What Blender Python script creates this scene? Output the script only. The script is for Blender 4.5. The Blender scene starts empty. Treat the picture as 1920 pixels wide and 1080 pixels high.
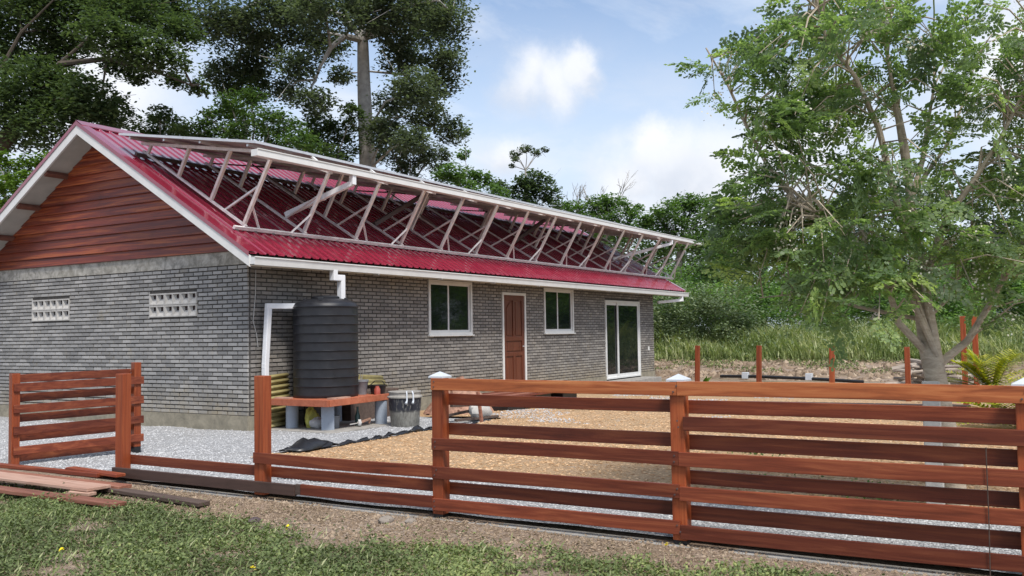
import bpy, math, random
import numpy as np
from mathutils import Vector, Matrix
random.seed(7); rng = np.random.default_rng(11)
scene = bpy.context.scene
COL = scene.collection
rad = math.radians

# ------------------------------------------------------------------ camera
cam_d = bpy.data.cameras.new('camera'); cam_d.sensor_width = 36.0
cam_d.lens = 1713.06 / 1920 * 36.0; cam_d.clip_end = 3000; cam_d.clip_start = 0.05
cam = bpy.data.objects.new('camera', cam_d); COL.objects.link(cam); scene.camera = cam
yaw, pitch, roll = 0.54074, 0.04925, 0.01564
fw = Vector((math.cos(pitch)*math.cos(yaw), math.cos(pitch)*math.sin(yaw), math.sin(pitch)))
rt = Vector((math.sin(yaw), -math.cos(yaw), 0)); dn = fw.cross(rt)
r2 = math.cos(roll)*rt + math.sin(roll)*dn; d2 = -math.sin(roll)*rt + math.cos(roll)*dn
mw = Matrix((r2, -d2, -fw)).transposed().to_4x4(); mw.translation = (-9.99, -10.768, 1.45)
cam.matrix_world = mw

# ------------------------------------------------------------------ sky and sun
SUN_EL, SUN_AZ = rad(57), rad(214)          # azimuth clockwise from +Y
sdir = Vector((math.sin(SUN_AZ)*math.cos(SUN_EL), math.cos(SUN_AZ)*math.cos(SUN_EL), math.sin(SUN_EL)))
world = bpy.data.worlds.new('World'); scene.world = world; world.use_nodes = True
wn, wl = world.node_tree.nodes, world.node_tree.links
wn.clear()
def wnode(t, **k):
    n = wn.new(t)
    for a, b in k.items(): setattr(n, a, b)
    return n
def wmath(op, a, b=None, c=None, clamp=False):
    n = wnode('ShaderNodeMath', operation=op, use_clamp=clamp)
    for i, x in enumerate((a, b, c)):
        if x is None: continue
        if isinstance(x, (int, float)): n.inputs[i].default_value = x
        else: wl.new(x, n.inputs[i])
    return n.outputs[0]
sky = wnode('ShaderNodeTexSky', sky_type='NISHITA', sun_disc=False, sun_elevation=SUN_EL, sun_rotation=SUN_AZ,
            air_density=1.0, dust_density=1.0, ozone_density=2.0)
tc = wnode('ShaderNodeTexCoord'); geo = tc.outputs['Generated']
sx = wnode('ShaderNodeSeparateXYZ'); wl.new(geo, sx.inputs[0])
zc = wmath('MAXIMUM', sx.outputs[2], 0.0)
den = wmath('ADD', zc, 0.22)
cmb = wnode('ShaderNodeCombineXYZ')
wl.new(wmath('DIVIDE', sx.outputs[0], den), cmb.inputs[0]); wl.new(wmath('DIVIDE', sx.outputs[1], den), cmb.inputs[1])
def wnoise(vec, scale, detail, rough, dist=0.0):
    n = wnode('ShaderNodeTexNoise'); n.inputs['Scale'].default_value = scale; n.inputs['Detail'].default_value = detail
    n.inputs['Roughness'].default_value = rough; n.inputs['Distortion'].default_value = dist
    wl.new(vec, n.inputs['Vector']); return n
def wramp(fac, a, b):
    n = wnode('ShaderNodeMapRange', interpolation_type='SMOOTHSTEP')
    n.inputs['From Min'].default_value = a; n.inputs['From Max'].default_value = b
    wl.new(fac, n.inputs['Value']); return n.outputs[0]
def wmix(fac, a, b):
    n = wnode('ShaderNodeMix', data_type='RGBA')
    if isinstance(fac, (int, float)): n.inputs[0].default_value = fac
    else: wl.new(fac, n.inputs[0])
    for x, i in ((a, 6), (b, 7)):
        if isinstance(x, tuple): n.inputs[i].default_value = (*x, 1)
        else: wl.new(x, n.inputs[i])
    return n.outputs[2]
SKYS = 0.10                                  # background strength
veil_n = wnoise(cmb.outputs[0], 1.1, 7, 0.62, 0.6)
veil = wramp(veil_n.outputs[0], 0.33, 0.64)
# towards the horizon the layer gets thick
hz = wramp(zc, 0.42, 0.12)
veil = wmath('MAXIMUM', wmath('MULTIPLY', veil, 0.95), wmath('MULTIPLY', hz, 0.95))
VEIL, WHITE, GREY = (4.0, 4.6, 5.5), (5.7, 5.7, 5.8), (3.6, 3.85, 4.4)
vt = wnoise(cmb.outputs[0], 2.3, 7, 0.6, 0.3)
c1 = wmix(wmath('MULTIPLY', veil, 0.90), sky.outputs[0], wmix(wramp(vt.outputs[0], .38, .66), VEIL, (4.8, 5.05, 5.5)))
# cumulus heaps: soft lobes in given directions, edges broken up by noise
nz = wnoise(geo, 16.0, 9, 0.66)
nv = wnode('ShaderNodeVectorMath', operation='MULTIPLY_ADD'); wl.new(nz.outputs['Color'], nv.inputs[0])
nv.inputs[1].default_value = (.062, .062, .062); nv.inputs[2].default_value = (-.031, -.031, -.031)
av = wnode('ShaderNodeVectorMath', operation='ADD'); wl.new(geo, av.inputs[0]); wl.new(nv.outputs[0], av.inputs[1])
LOBES = [  # direction, radius, softness
    ((0.8499, 0.4532, 0.2640), 0.026, .022), ((0.8592, 0.4291, 0.2755), 0.019, .014), ((0.8363, 0.4714, 0.2770), 0.020, .022), ((0.8358, 0.4833, 0.2641), 0.020, .022),
    ((0.9082, 0.3664, 0.2002), 0.024, .014), ((0.9127, 0.3656, 0.1827), 0.030, .022), ((0.9227, 0.3457, 0.1705), 0.040, .03), ((0.9354, 0.3150, 0.1605), 0.045, .04), ((0.9041, 0.3932, 0.1620), 0.03, .03),
    ((0.8403, 0.5087, 0.1874), 0.016, .016), ((0.93, 0.22, 0.19), 0.05, .04), ((0.9667, 0.0291, 0.2442), 0.05, .04),
    ((0.55, 0.80, 0.25), 0.07, .05), ((0.40, 0.88, 0.28), 0.08, .05), ((0.72, -0.62, 0.30), 0.09, .05), ((-0.6, 0.7, 0.35), 0.1, .06),
    ((-0.8, -0.4, 0.4), 0.12, .06), ((0.2, -0.9, 0.35), 0.1, .06)]
def lobes(vec):
    mask = None
    for d, r, sf in LOBES:
        n = wnode('ShaderNodeVectorMath', operation='DISTANCE'); wl.new(vec, n.inputs[0]); n.inputs[1].default_value = Vector(d).normalized()
        m = wramp(n.outputs['Value'], r + sf * 1.25, r - sf * .8)
        mask = m if mask is None else wmath('MAXIMUM', mask, m)
    return mask
mask = lobes(av.outputs[0])
sh = wnode('ShaderNodeVectorMath', operation='ADD'); wl.new(av.outputs[0], sh.inputs[0]); sh.inputs[1].default_value = (0, .004, -.022)
lit = lobes(sh.outputs[0])                      # what the next heap down does not cover: the shaded underside
shade_n = wnoise(geo, 13.0, 5, 0.55)
under = wmath('MULTIPLY', wmath('SUBTRACT', 1.0, lit), wramp(shade_n.outputs[0], 0.2, 0.6))
low = wmath('MULTIPLY', wramp(zc, 0.215, 0.14), wramp(shade_n.outputs[0], 0.3, 0.7))
ccol = wmix(wmath('MAXIMUM', wmath('MULTIPLY', under, .8), low), WHITE, GREY)
c2 = wmix(wmath('MULTIPLY', mask, 0.80), c1, ccol)
bg = wnode('ShaderNodeBackground'); bg.inputs['Strength'].default_value = SKYS
wl.new(c2, bg.inputs['Color']); wo = wnode('ShaderNodeOutputWorld'); wl.new(bg.outputs[0], wo.inputs[0])

sun_d = bpy.data.lights.new('sun', 'SUN'); sun_d.energy = 2.2; sun_d.angle = rad(14); sun_d.color = (1.0, 0.95, 0.88)
sun = bpy.data.objects.new('sun', sun_d); COL.objects.link(sun); sun.location = (0, 0, 30)
sun.rotation_euler = sdir.to_track_quat('Z', 'Y').to_euler()
vs = scene.view_settings; vs.view_transform = 'Standard'; vs.look = 'None'; vs.exposure = 0.92; vs.gamma = 1.0; vs.use_curve_mapping = False
scene.render.engine = 'CYCLES'
scene.cycles.max_bounces = 5; scene.cycles.diffuse_bounces = 3; scene.cycles.transparent_max_bounces = 8

# ------------------------------------------------------------------ materials
def new_mat(name):
    m = bpy.data.materials.new(name); m.use_nodes = True
    return m, m.node_tree.nodes, m.node_tree.links, m.node_tree.nodes['Principled BSDF']
class NT:
    def __init__(s, name):
        s.m, s.n, s.l, s.b = new_mat(name)
    def node(s, t, **k):
        n = s.n.new(t)
        for a, b in k.items(): setattr(n, a, b)
        return n
    def pos(s): return s.node('ShaderNodeNewGeometry').outputs['Position']
    def obj(s): return s.node('ShaderNodeTexCoord').outputs['Object']
    def rnd(s): return s.node('ShaderNodeObjectInfo').outputs['Random']
    def attr(s, nm): return s.node('ShaderNodeAttribute', attribute_name=nm).outputs['Fac']
    def mapv(s, v, sc, off=None):
        n = s.node('ShaderNodeMapping'); n.inputs['Scale'].default_value = sc; s.l.new(v, n.inputs['Vector'])
        if off is not None: s.l.new(off, n.inputs['Location'])
        return n.outputs[0]
    def noise(s, v, sc, det=4, ro=.55, dist=0.):
        n = s.node('ShaderNodeTexNoise'); n.inputs['Scale'].default_value = sc; n.inputs['Detail'].default_value = det
        n.inputs['Roughness'].default_value = ro; n.inputs['Distortion'].default_value = dist
        if v is not None: s.l.new(v, n.inputs['Vector'])
        return n.outputs[0]
    def voro(s, v, sc, feat='F1', out='Distance'):
        n = s.node('ShaderNodeTexVoronoi', feature=feat); n.inputs['Scale'].default_value = sc; s.l.new(v, n.inputs['Vector'])
        return n.outputs[out]
    def rng(s, f, a, b, c=0., d=1.):
        n = s.node('ShaderNodeMapRange'); s.l.new(f, n.inputs[0])
        for i, x in enumerate((a, b, c, d)): n.inputs[i + 1].default_value = x
        return n.outputs[0]
    def ma(s, op, a, b=0.):
        n = s.node('ShaderNodeMath', operation=op)
        for i, x in enumerate((a, b)):
            if isinstance(x, (int, float)): n.inputs[i].default_value = x
            else: s.l.new(x, n.inputs[i])
        return n.outputs[0]
    def mix(s, f, a, b, mode='MIX'):
        n = s.node('ShaderNodeMix', data_type='RGBA', blend_type=mode)
        if isinstance(f, (int, float)): n.inputs[0].default_value = f
        else: s.l.new(f, n.inputs[0])
        for x, i in ((a, 6), (b, 7)):
            if isinstance(x, tuple): n.inputs[i].default_value = (*x, 1)
            else: s.l.new(x, n.inputs[i])
        return n.outputs[2]
    def ramp(s, f, stops):
        n = s.node('ShaderNodeValToRGB'); e = n.color_ramp.elements
        while len(e) < len(stops): e.new(.5)
        for x, (p, c) in zip(e, stops): x.position = p; x.color = (*c, 1)
        s.l.new(f, n.inputs[0]); return n.outputs[0]
    def col(s, c):
        if isinstance(c, tuple): s.b.inputs['Base Color'].default_value = (*c, 1)
        else: s.l.new(c, s.b.inputs['Base Color'])
    def rough(s, r):
        if isinstance(r, (int, float)): s.b.inputs['Roughness'].default_value = r
        else: s.l.new(r, s.b.inputs['Roughness'])
    def bump(s, h, st=.3, dist=.01):
        n = s.node('ShaderNodeBump'); n.inputs['Strength'].default_value = st; n.inputs['Distance'].default_value = dist
        s.l.new(h, n.inputs['Height']); s.l.new(n.outputs[0], s.b.inputs['Normal'])
    def spec(s, v): s.b.inputs['Specular IOR Level'].default_value = v

MAT = {}
def mat_plain(key, c, rough=.5, var=.15, sc=6, spec=.4, metal=0., bump=0.):
    t = NT(key); p = t.pos(); n = t.noise(p, sc, 5, .6)
    d = tuple(x*(1-var) for x in c); l = tuple(min(1, x*(1+var)) for x in c)
    t.col(t.mix(t.rng(n, .3, .7), d, l)); t.rough(t.rng(t.noise(p, sc*2, 3), .3, .7, max(0, rough-.08), rough+.1)); t.spec(spec)
    t.b.inputs['Metallic'].default_value = metal
    if bump: t.bump(t.noise(p, sc*8, 4), bump, .004)
    MAT[key] = t.m; return t.m
def mat_wood(key, scale, c_dark, c_mid, c_light, rough=.5, var=.6, coat=0.):
    t = NT(key); p = t.obj(); r = t.rnd()
    off = t.ma('MULTIPLY', r, 37.)
    v = t.mapv(p, scale, off)
    g = t.noise(v, 1.0, 7, .62, .8); g2 = t.noise(t.mapv(p, tuple(x*.22 for x in scale), off), 1.0, 3, .5, .4)
    base = t.ramp(t.rng(g, .25, .78), [(0, c_dark), (.45, c_mid), (1, c_light)])
    base = t.mix(t.rng(g2, .35, .8, 0, .6), base, t.mix(.6, c_dark, c_mid))
    tint = t.mix(t.rng(r, 0, 1, 0, min(1, var*1.35)), (1.2, 1.16, 1.1), (.46, .40, .42))
    base = t.mix(1.0, base, tint, 'MULTIPLY')
    blot = t.noise(p, 2.6, 6, .65)
    base = t.mix(t.rng(blot, .55, .8, 0, .45), base, tuple(x*.55 for x in c_dark))
    t.col(base); t.rough(t.rng(g, .2, .8, rough-.1, rough+.12)); t.spec(.35)
    t.bump(g, .35, .004); MAT[key] = t.m; return t.m

RED = ((.070, .016, .009), (.200, .046, .021), (.39, .125, .052))
mat_wood('wood_y', (26, 1.3, 26), *RED, rough=.5)
mat_wood('wood_top', (26, 1.3, 26), (.11, .026, .011), (.36, .105, .036), (.58, .235, .09), rough=.5, var=.15)
mat_wood('wood_y_shaded', (26, 1.3, 26), (.040, .010, .007), (.135, .032, .016), (.27, .085, .035), rough=.5, var=.45)  # darker copy for rear rails: shade from the front ones put into colour
mat_wood('wood_x_shaded', (1.3, 26, 26), (.040, .010, .007), (.135, .032, .016), (.27, .085, .035), rough=.5, var=.45)  # gate's rear boards, shade of the front boards painted in
mat_wood('wood_x', (1.3, 26, 26), *RED, rough=.5)
mat_wood('wood_z', (26, 26, 1.3), (.11, .021, .010), (.29, .066, .022), (.43, .13, .045), rough=.45, var=.45)
mat_wood('clad', (22, .7, 24), (.05, .010, .008), (.20, .040, .022), (.60, .19, .05), rough=.36, var=.5)
mat_wood('door_wood', (30, 30, 1.6), (.045, .013, .008), (.105, .031, .016), (.16, .052, .027), rough=.42, var=0.)
mat_wood('plank_grey', (20, 1.2, 20), (.045, .033, .027), (.085, .06, .05), (.13, .10, .085), rough=.75, var=.3)
mat_wood('plank_pale', (20, 1.2, 20), (.24, .13, .095), (.42, .27, .21), (.55, .40, .33), rough=.7, var=.2)
mat_wood('plank_pink', (20, 1.2, 20), (.12, .045, .03), (.27, .115, .075), (.42, .22, .16), rough=.65, var=.4)
mat_wood('stand_wood', (14, 14, 14), (.22, .06, .032), (.40, .125, .066), (.5, .19, .11), rough=.5, var=.3)
mat_wood('dark_beam', (20, 1.2, 20), (.032, .020, .017), (.060, .036, .030), (.09, .055, .045), rough=.6, var=.2)
mat_wood('log', (6, 6, 20), (.20, .17, .14), (.34, .30, .26), (.46, .42, .37), rough=.8, var=.3)

def mat_brick(key, warm):
    t = NT(key); p = t.pos(); r = t.attr('rnd')
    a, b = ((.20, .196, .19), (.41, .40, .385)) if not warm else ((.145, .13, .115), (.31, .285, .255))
    n1 = t.noise(p, 38, 5, .6); n2 = t.noise(p, 1.7, 5, .6)
    base = t.mix(r, a, b)
    base = t.mix(t.rng(n1, .3, .75, 0, .55), base, t.mix(.5, base, (.46, .45, .43)))
    base = t.mix(t.rng(n2, .38, .68, 0, .6), base, t.mix(.55, base, (.13, .135, .145)))
    st = t.noise(p, 2.3, 5, .65)
    base = t.mix(t.rng(st, .58, .75, 0, .55), base, (.36, .31, .22))
    z = t.node('ShaderNodeSeparateXYZ'); t.l.new(p, z.inputs[0])
    dirt = t.ma('MULTIPLY', t.rng(z.outputs[2], .75, .22), t.rng(t.noise(p, 5, 5, .7), .3, .6))
    base = t.mix(t.ma('MULTIPLY', dirt, .6), base, (.34, .28, .18))
    t.col(base); t.rough(.88); t.spec(.2); t.bump(n1, .5, .006); MAT[key] = t.m
mat_brick('brick_cool', False); mat_brick('brick_warm', True)
mat_plain('mortar', (.085, .08, .074), .95, .3, 14, .1)
def mat_plaster():
    t = NT('plaster'); p = t.pos(); n = t.noise(p, 7, 8, .7, .5); n2 = t.noise(p, 1.4, 4)
    t.col(t.mix(t.rng(n2, .35, .65), t.mix(t.rng(n, .35, .62), (.16, .155, .14), (.46, .44, .40)), t.mix(t.rng(n, .4, .7), (.25, .235, .20), (.47, .45, .40))))
    t.rough(.9); t.spec(.2); t.bump(t.noise(p, 40, 6, .7), .6, .01); MAT['plaster'] = t.m
    t = NT('plinth'); p = t.pos(); n = t.noise(p, 5, 8, .7, .5)
    t.col(t.mix(t.rng(n, .3, .65), (.17, .155, .12), (.33, .295, .225))); t.rough(.92); t.spec(.2); t.bump(t.noise(p, 30, 6, .7), .6, .012); MAT['plinth'] = t.m
mat_plaster()
def mat_roof():
    t = NT('roof_red'); p = t.pos(); r = t.rnd()
    n = t.noise(t.mapv(p, (6, .8, .8)), 1., 5, .6); n2 = t.noise(p, 1.1, 4)
    c = t.mix(t.rng(n, .3, .7), (.205, .010, .030), (.27, .016, .042))
    c = t.mix(t.ma('MULTIPLY', r, .25), c, (.20, .016, .036))
    c = t.mix(t.rng(n2, .55, .8, 0, .2), c, (.25, .035, .055))
    t.col(c); t.rough(t.rng(n, .3, .7, .17, .28)); t.spec(.55); t.b.inputs['Coat Weight'].default_value = 1.; t.b.inputs['Coat Roughness'].default_value = .11; t.b.inputs['Coat IOR'].default_value = 1.6; t.bump(t.noise(p, 2.2, 2), .05, .02); MAT['roof_red'] = t.m
mat_roof()
mat_plain('white_paint', (.66, .66, .645), .45, .06, 5, .4)
mat_plain('cream', (.60, .565, .48), .5, .10, 5, .35)
mat_plain('pvc', (.74, .75, .77), .35, .06, 4, .5)
mat_plain('soffit', (.40, .395, .37), .7, .12, 3, .3)
mat_plain('purlin_end', (.17, .075, .055), .7, .25, 9, .2)
mat_plain('galv', (.70, .66, .65), .45, .18, 9, .5, .15)
mat_plain('galv_dark', (.10, .075, .075), .6, .25, 9, .4, .2)
mat_plain('galv_pink', (.66, .57, .54), .5, .2, 9, .5, .1)
mat_plain('alu', (.62, .62, .63), .38, .08, 8, .5, .55)
mat_plain('back_sheet', (.42, .41, .42), .6, .08, 3, .3)
mat_plain('cells', (.012, .016, .035), .12, .3, 2, .5)
mat_plain('tank_black', (.014, .015, .019), .42, .25, 5, .45)
mat_plain('black_plastic', (.012, .012, .014), .38, .4, 12, .5)
mat_plain('pipe_blue', (.30, .345, .41), .45, .10, 6, .4)
mat_plain('grey_bucket', (.20, .21, .225), .5, .15, 8, .4)
mat_plain('red_plastic', (.33, .07, .045), .45, .15, 8, .4)
mat_plain('yellow_bag', (.42, .40, .09), .55, .3, 14, .4)
mat_plain('white_bag', (.52, .52, .51), .7, .2, 12, .3)
mat_plain('bottle', (.02, .06, .05), .15, .3, 9, .6)
mat_plain('cap_white', (.54, .57, .61), .35, .05, 9, .5)
mat_plain('concrete', (.30, .285, .26), .9, .22, 9, .2, 0, .5)
mat_plain('rock', (.24, .21, .18), .9, .25, 14, .2, 0, .6)
mat_plain('concrete_pale', (.45, .435, .41), .9, .14, 9, .2, 0, .4)
mat_plain('pebble', (.42, .43, .44), .85, .3, 3, .2)
mat_plain('rubble', (.34, .20, .145), .9, .35, 16, .2)
mat_plain('flower', (.62, .60, .50), .8, .15, 30, .1)
mat_plain('pod', (.20, .24, .07), .7, .2, 20, .2)
mat_plain('yellow_flower', (.75, .60, .02), .7, .1, 20, .2)
mat_plain('wire', (.45, .44, .42), .6, .1, 9, .2)
def mat_bin():
    t = NT('bin'); p = t.pos(); n = t.noise(t.mapv(p, (30, 30, 9)), 1., 6, .7); z = t.node('ShaderNodeSeparateXYZ'); t.l.new(p, z.inputs[0])
    low = t.ma('ADD', t.rng(z.outputs[2], .27, .22), t.rng(n, .52, .62, 0, .8))
    n_ = t.node('ShaderNodeClamp'); t.l.new(low, n_.inputs[0])
    t.col(t.mix(n_.outputs[0], (.018, .019, .028), t.mix(t.rng(n, .4, .6), (.13, .125, .11), (.24, .235, .21)))); t.rough(.6); MAT['bin'] = t.m
mat_bin()
def mat_corr():
    t = NT('corr_yellow'); p = t.pos(); n = t.noise(p, 6, 5)
    t.col(t.mix(t.rng(n, .3, .7), (.22, .18, .07), (.38, .33, .15))); t.rough(.55); MAT['corr_yellow'] = t.m
mat_corr()
def mat_glass():
    t = NT('window_glass'); t.col((.008, .011, .012)); t.rough(.03); t.spec(.5); t.b.inputs['IOR'].default_value = 1.45
    t.bump(t.noise(t.pos(), 1.2, 1), .02, .02); MAT['window_glass'] = t.m
mat_glass()
def mat_ground():
    t = NT('soil'); p = t.pos(); n = t.noise(p, 1.1, 8, .65, .4); n2 = t.noise(p, 14, 6, .7); n3 = t.noise(p, .35, 4)
    c = t.mix(t.rng(n2, .3, .7), (.17, .115, .078), (.37, .275, .205))
    c = t.mix(t.rng(n, .40, .62, 0, .6), c, t.mix(t.rng(n2, .35, .65), (.24, .19, .15), (.43, .365, .30)))
    c = t.mix(t.rng(n3, .52, .66, 0, .5), c, (.10, .105, .04))
    t.col(c); t.rough(.95); t.spec(.15); t.bump(t.noise(p, 22, 8, .75), .9, .03); MAT['soil'] = t.m
    t = NT('gravel'); p = t.pos(); v = t.voro(p, 46, 'F1', 'Color'); d = t.voro(p, 46); n = t.noise(p, 1.3, 5)
    bw = t.node('ShaderNodeRGBToBW'); t.l.new(v, bw.inputs[0])
    c = t.ramp(bw.outputs[0], [(0, (.28, .282, .286)), (.5, (.42, .42, .424)), (1, (.56, .56, .562))])
    c = t.mix(t.rng(n, .5, .75, 0, .35), c, (.30, .28, .25))
    c = t.mix(t.rng(d, .4, .65, 0, .5), c, (.16, .16, .16))
    t.col(c); t.rough(.9); t.spec(.2); t.bump(t.ma('SUBTRACT', 1., d), 1., .02); MAT['gravel'] = t.m
    t = NT('shavings'); p = t.pos(); d = t.voro(t.mapv(p, (60, 30, 30)), 1.2); n = t.noise(p, 1.2, 6, .6, .3); n2 = t.noise(p, 26, 6, .75)
    c = t.ramp(t.rng(n2, .25, .75), [(0, (.27, .155, .085)), (.5, (.52, .345, .20)), (1, (.66, .475, .31))])
    c = t.mix(t.rng(n, .42, .68, 0, .55), c, t.mix(.5, c, (.34, .26, .16)))
    n4 = t.noise(p, 2.6, 6, .7)
    c = t.mix(t.rng(n4, .58, .70, 0, .5), c, (.42, .40, .36))
    t.col(c); t.rough(.95); t.spec(.1); t.bump(t.ma('ADD', n2, t.ma('MULTIPLY', d, .5)), 1., .03); MAT['shavings'] = t.m
mat_ground()
def mat_leaf(key, a, b, c=None, trans=.3, rough=.6, spec=.15):
    t = NT(key); r = t.attr('rnd')
    col = t.ramp(r, [(0, a), (.6, b), (1, c or b)])
    t.col(col); t.rough(rough); t.spec(spec)
    tr = t.node('ShaderNodeBsdfTranslucent'); t.l.new(t.mix(1., col, (1.25, 1.35, .6), 'MULTIPLY'), tr.inputs[0])
    mx = t.node('ShaderNodeMixShader'); mx.inputs[0].default_value = trans
    t.l.new(t.b.outputs[0], mx.inputs[1]); t.l.new(tr.outputs[0], mx.inputs[2])
    out = t.n['Material Output']; t.l.new(mx.outputs[0], out.inputs[0]); MAT[key] = t.m
mat_leaf('leaf_dark', (.045, .070, .038), (.080, .122, .058), (.130, .180, .082), .42)  # lightened in place of air haze over the far trees
mat_leaf('leaf_haze', (.066, .088, .068), (.110, .142, .102), (.17, .21, .145), .42)  # distance haze put into the leaf colour as grey
mat_leaf('leaf_mid', (.052, .100, .032), (.108, .190, .060), (.19, .285, .10), .42)
mat_leaf('leaf_forest', (.040, .076, .028), (.082, .145, .048), (.15, .225, .078), .4)
mat_leaf('leaf_thicket', (.080, .150, .052), (.175, .295, .105), (.30, .42, .17), .52)
mat_leaf('leaf_bright', (.045, .085, .014), (.095, .165, .026), (.17, .25, .05), .35)
mat_leaf('leaf_moringa', (.110, .165, .088), (.200, .290, .145), (.37, .47, .19), .62, .45, .5)
mat_leaf('leaf_lawn', (.075, .092, .040), (.165, .215, .085), (.33, .37, .14), .25, .6, .2)
mat_leaf('leaf_dry', (.14, .10, .065), (.26, .20, .13), (.40, .33, .23), .2, .8, .1)
mat_leaf('leaf_tallgrass', (.14, .19, .065), (.30, .36, .15), (.54, .54, .33), .3, .6, .2)
mat_leaf('leaf_pale', (.10, .15, .07), (.18, .23, .12), (.30, .34, .20), .25, .5, .4)
mat_leaf('leaf_palm', (.17, .20, .02), (.36, .37, .035), (.56, .52, .06), .35, .45, .4)
mat_leaf('crumb', (.13, .095, .066), (.27, .20, .14), (.40, .315, .23), 0., .9, .1)
mat_leaf('chip', (.27, .15, .075), (.53, .335, .18), (.69, .475, .29), 0., .9, .1)
mat_leaf('stone_chip', (.27, .272, .276), (.43, .43, .432), (.58, .58, .58), 0., .9, .2)
mat_plain('bark_pale', (.36, .34, .31), .85, .25, 5, .2, 0, .6)
mat_plain('bark_grey', (.25, .235, .215), .85, .3, 3, .2, 0, .6)
mat_plain('bark_dark', (.085, .070, .055), .9, .3, 4, .2, 0, .6)
def mat_mbark():
    t = NT('bark_moringa'); p = t.pos(); n = t.noise(t.mapv(p, (9, 9, 26)), 1., 6, .65, .6); n2 = t.noise(p, 2.5, 4)
    c = t.mix(t.rng(n, .3, .7), (.28, .225, .17), (.55, .47, .37)); c = t.mix(t.rng(n2, .5, .7, 0, .5), c, (.36, .33, .28))
    t.col(c); t.rough(.85); t.spec(.2); t.bump(n, .6, .01); MAT['bark_moringa'] = t.m
mat_mbark()

# ------------------------------------------------------------------ mesh helpers
ORG = {}
def wloc(o):
    v = Vector((0, 0, 0))
    while o is not None: v += o.location; o = o.parent
    return v
def tag(o, label=None, cat=None, group=None, kind=None):
    if label: o['label'] = label
    if cat: o['category'] = cat
    if group: o['group'] = group
    if kind: o['kind'] = kind
    return o
def empty(name, loc, label=None, cat=None, group=None):
    o = bpy.data.objects.new(name, None); COL.objects.link(o); o.location = loc; o.empty_display_size = .2
    return tag(o, label, cat, group)
class MB:
    def __init__(s): s.v, s.f, s.mi, s.r, s.cm = [], [], [], [], 0
    def add(s, vs, fs, r=0.):
        k = len(s.v); s.v += [tuple(x) for x in vs]; s.f += [tuple(i + k for i in q) for q in fs]; s.mi += [s.cm]*len(fs); s.r += [r]*len(fs); return s
    def box(s, x0, x1, y0, y1, z0, z1, r=0.):
        return s.add([(x0,y0,z0),(x1,y0,z0),(x1,y1,z0),(x0,y1,z0),(x0,y0,z1),(x1,y0,z1),(x1,y1,z1),(x0,y1,z1)],
                     [(0,3,2,1),(4,5,6,7),(0,1,5,4),(1,2,6,5),(2,3,7,6),(3,0,4,7)], r)
    def bar(s, p, q, w, h, up=(0,0,1), r=0.):
        p, q = Vector(p), Vector(q); d = (q - p).normalized(); u = Vector(up)
        a = d.cross(u)
        if a.length < 1e-4: a = d.cross(Vector((1,0,0)))
        a.normalize(); b = a.cross(d).normalized(); a *= w/2; b *= h/2
        vs = [p-a-b, p+a-b, p+a+b, p-a+b, q-a-b, q+a-b, q+a+b, q-a+b]
        return s.add(vs, [(0,1,2,3),(7,6,5,4),(4,5,1,0),(5,6,2,1),(6,7,3,2),(7,4,0,3)], r)
    def tube(s, pts, rads, n=8, r=0., cap=True):
        pts = [Vector(p) for p in pts]; k = len(s.v); vs = []; fs = []
        if not isinstance(rads, (list, tuple)): rads = [rads]*len(pts)
        ref = Vector((0.31, 0.77, 0.55))
        for i, p in enumerate(pts):
            d = (pts[min(i+1, len(pts)-1)] - pts[max(i-1, 0)]).normalized()
            a = d.cross(ref)
            if a.length < .05: a = d.cross(Vector((1, 0, 0)))
            a.normalize(); b = d.cross(a)
            for j in range(n):
                t = 2*math.pi*j/n; vs.append(p + (a*math.cos(t) + b*math.sin(t))*rads[i])
        for i in range(len(pts)-1):
            for j in range(n):
                a0 = i*n+j; a1 = i*n+(j+1) % n; fs.append((a0, a1, a1+n, a0+n))
        if cap: fs.append(tuple(range(n-1, -1, -1))); fs.append(tuple(range((len(pts)-1)*n, len(pts)*n)))
        return s.add(vs, fs, r)
    def lathe(s, c, prof, n=40, r=0., cap=True):
        vs = []; fs = []
        for (ra, z) in prof:
            for j in range(n):
                t = 2*math.pi*j/n; vs.append((c[0]+ra*math.cos(t), c[1]+ra*math.sin(t), c[2]+z))
        for i in range(len(prof)-1):
            for j in range(n):
                a0 = i*n+j; a1 = i*n+(j+1) % n; fs.append((a0, a1, a1+n, a0+n))
        if cap: fs.append(tuple(range(n-1, -1, -1))); fs.append(tuple(range((len(prof)-1)*n, len(prof)*n)))
        return s.add(vs, fs, r)
    def mesh(s, name, mats, off=(0,0,0), smooth=False):
        me = bpy.data.meshes.new(name); o = Vector(off)
        me.from_pydata([(a-o[0], b-o[1], c-o[2]) for a, b, c in s.v], [], s.f)
        for m in (mats if isinstance(mats, (list, tuple)) else [mats]): me.materials.append(MAT[m])
        me.polygons.foreach_set('material_index', s.mi)
        if any(s.r):
            at = me.attributes.new('rnd', 'FLOAT', 'FACE'); at.data.foreach_set('value', s.r)
        if smooth: me.polygons.foreach_set('use_smooth', [True]*len(s.f))
        me.update(); return me
    def build(s, name, mats, parent=None, smooth=False, bevel=0., at=None):
        org = Vector(at) if at is not None else wloc(parent)
        o = bpy.data.objects.new(name, s.mesh(name, mats, org, smooth)); COL.objects.link(o)
        if parent is not None: o.parent = parent; o.location = org - wloc(parent)
        else: o.location = org
        if bevel:
            b = o.modifiers.new('bevel', 'BEVEL'); b.width = bevel; b.segments = 2; b.limit_method = 'ANGLE'
        if smooth:
            try:
                e = o.modifiers.new('edges', 'EDGE_SPLIT'); e.split_angle = rad(38)
            except Exception: pass
        return o
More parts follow.
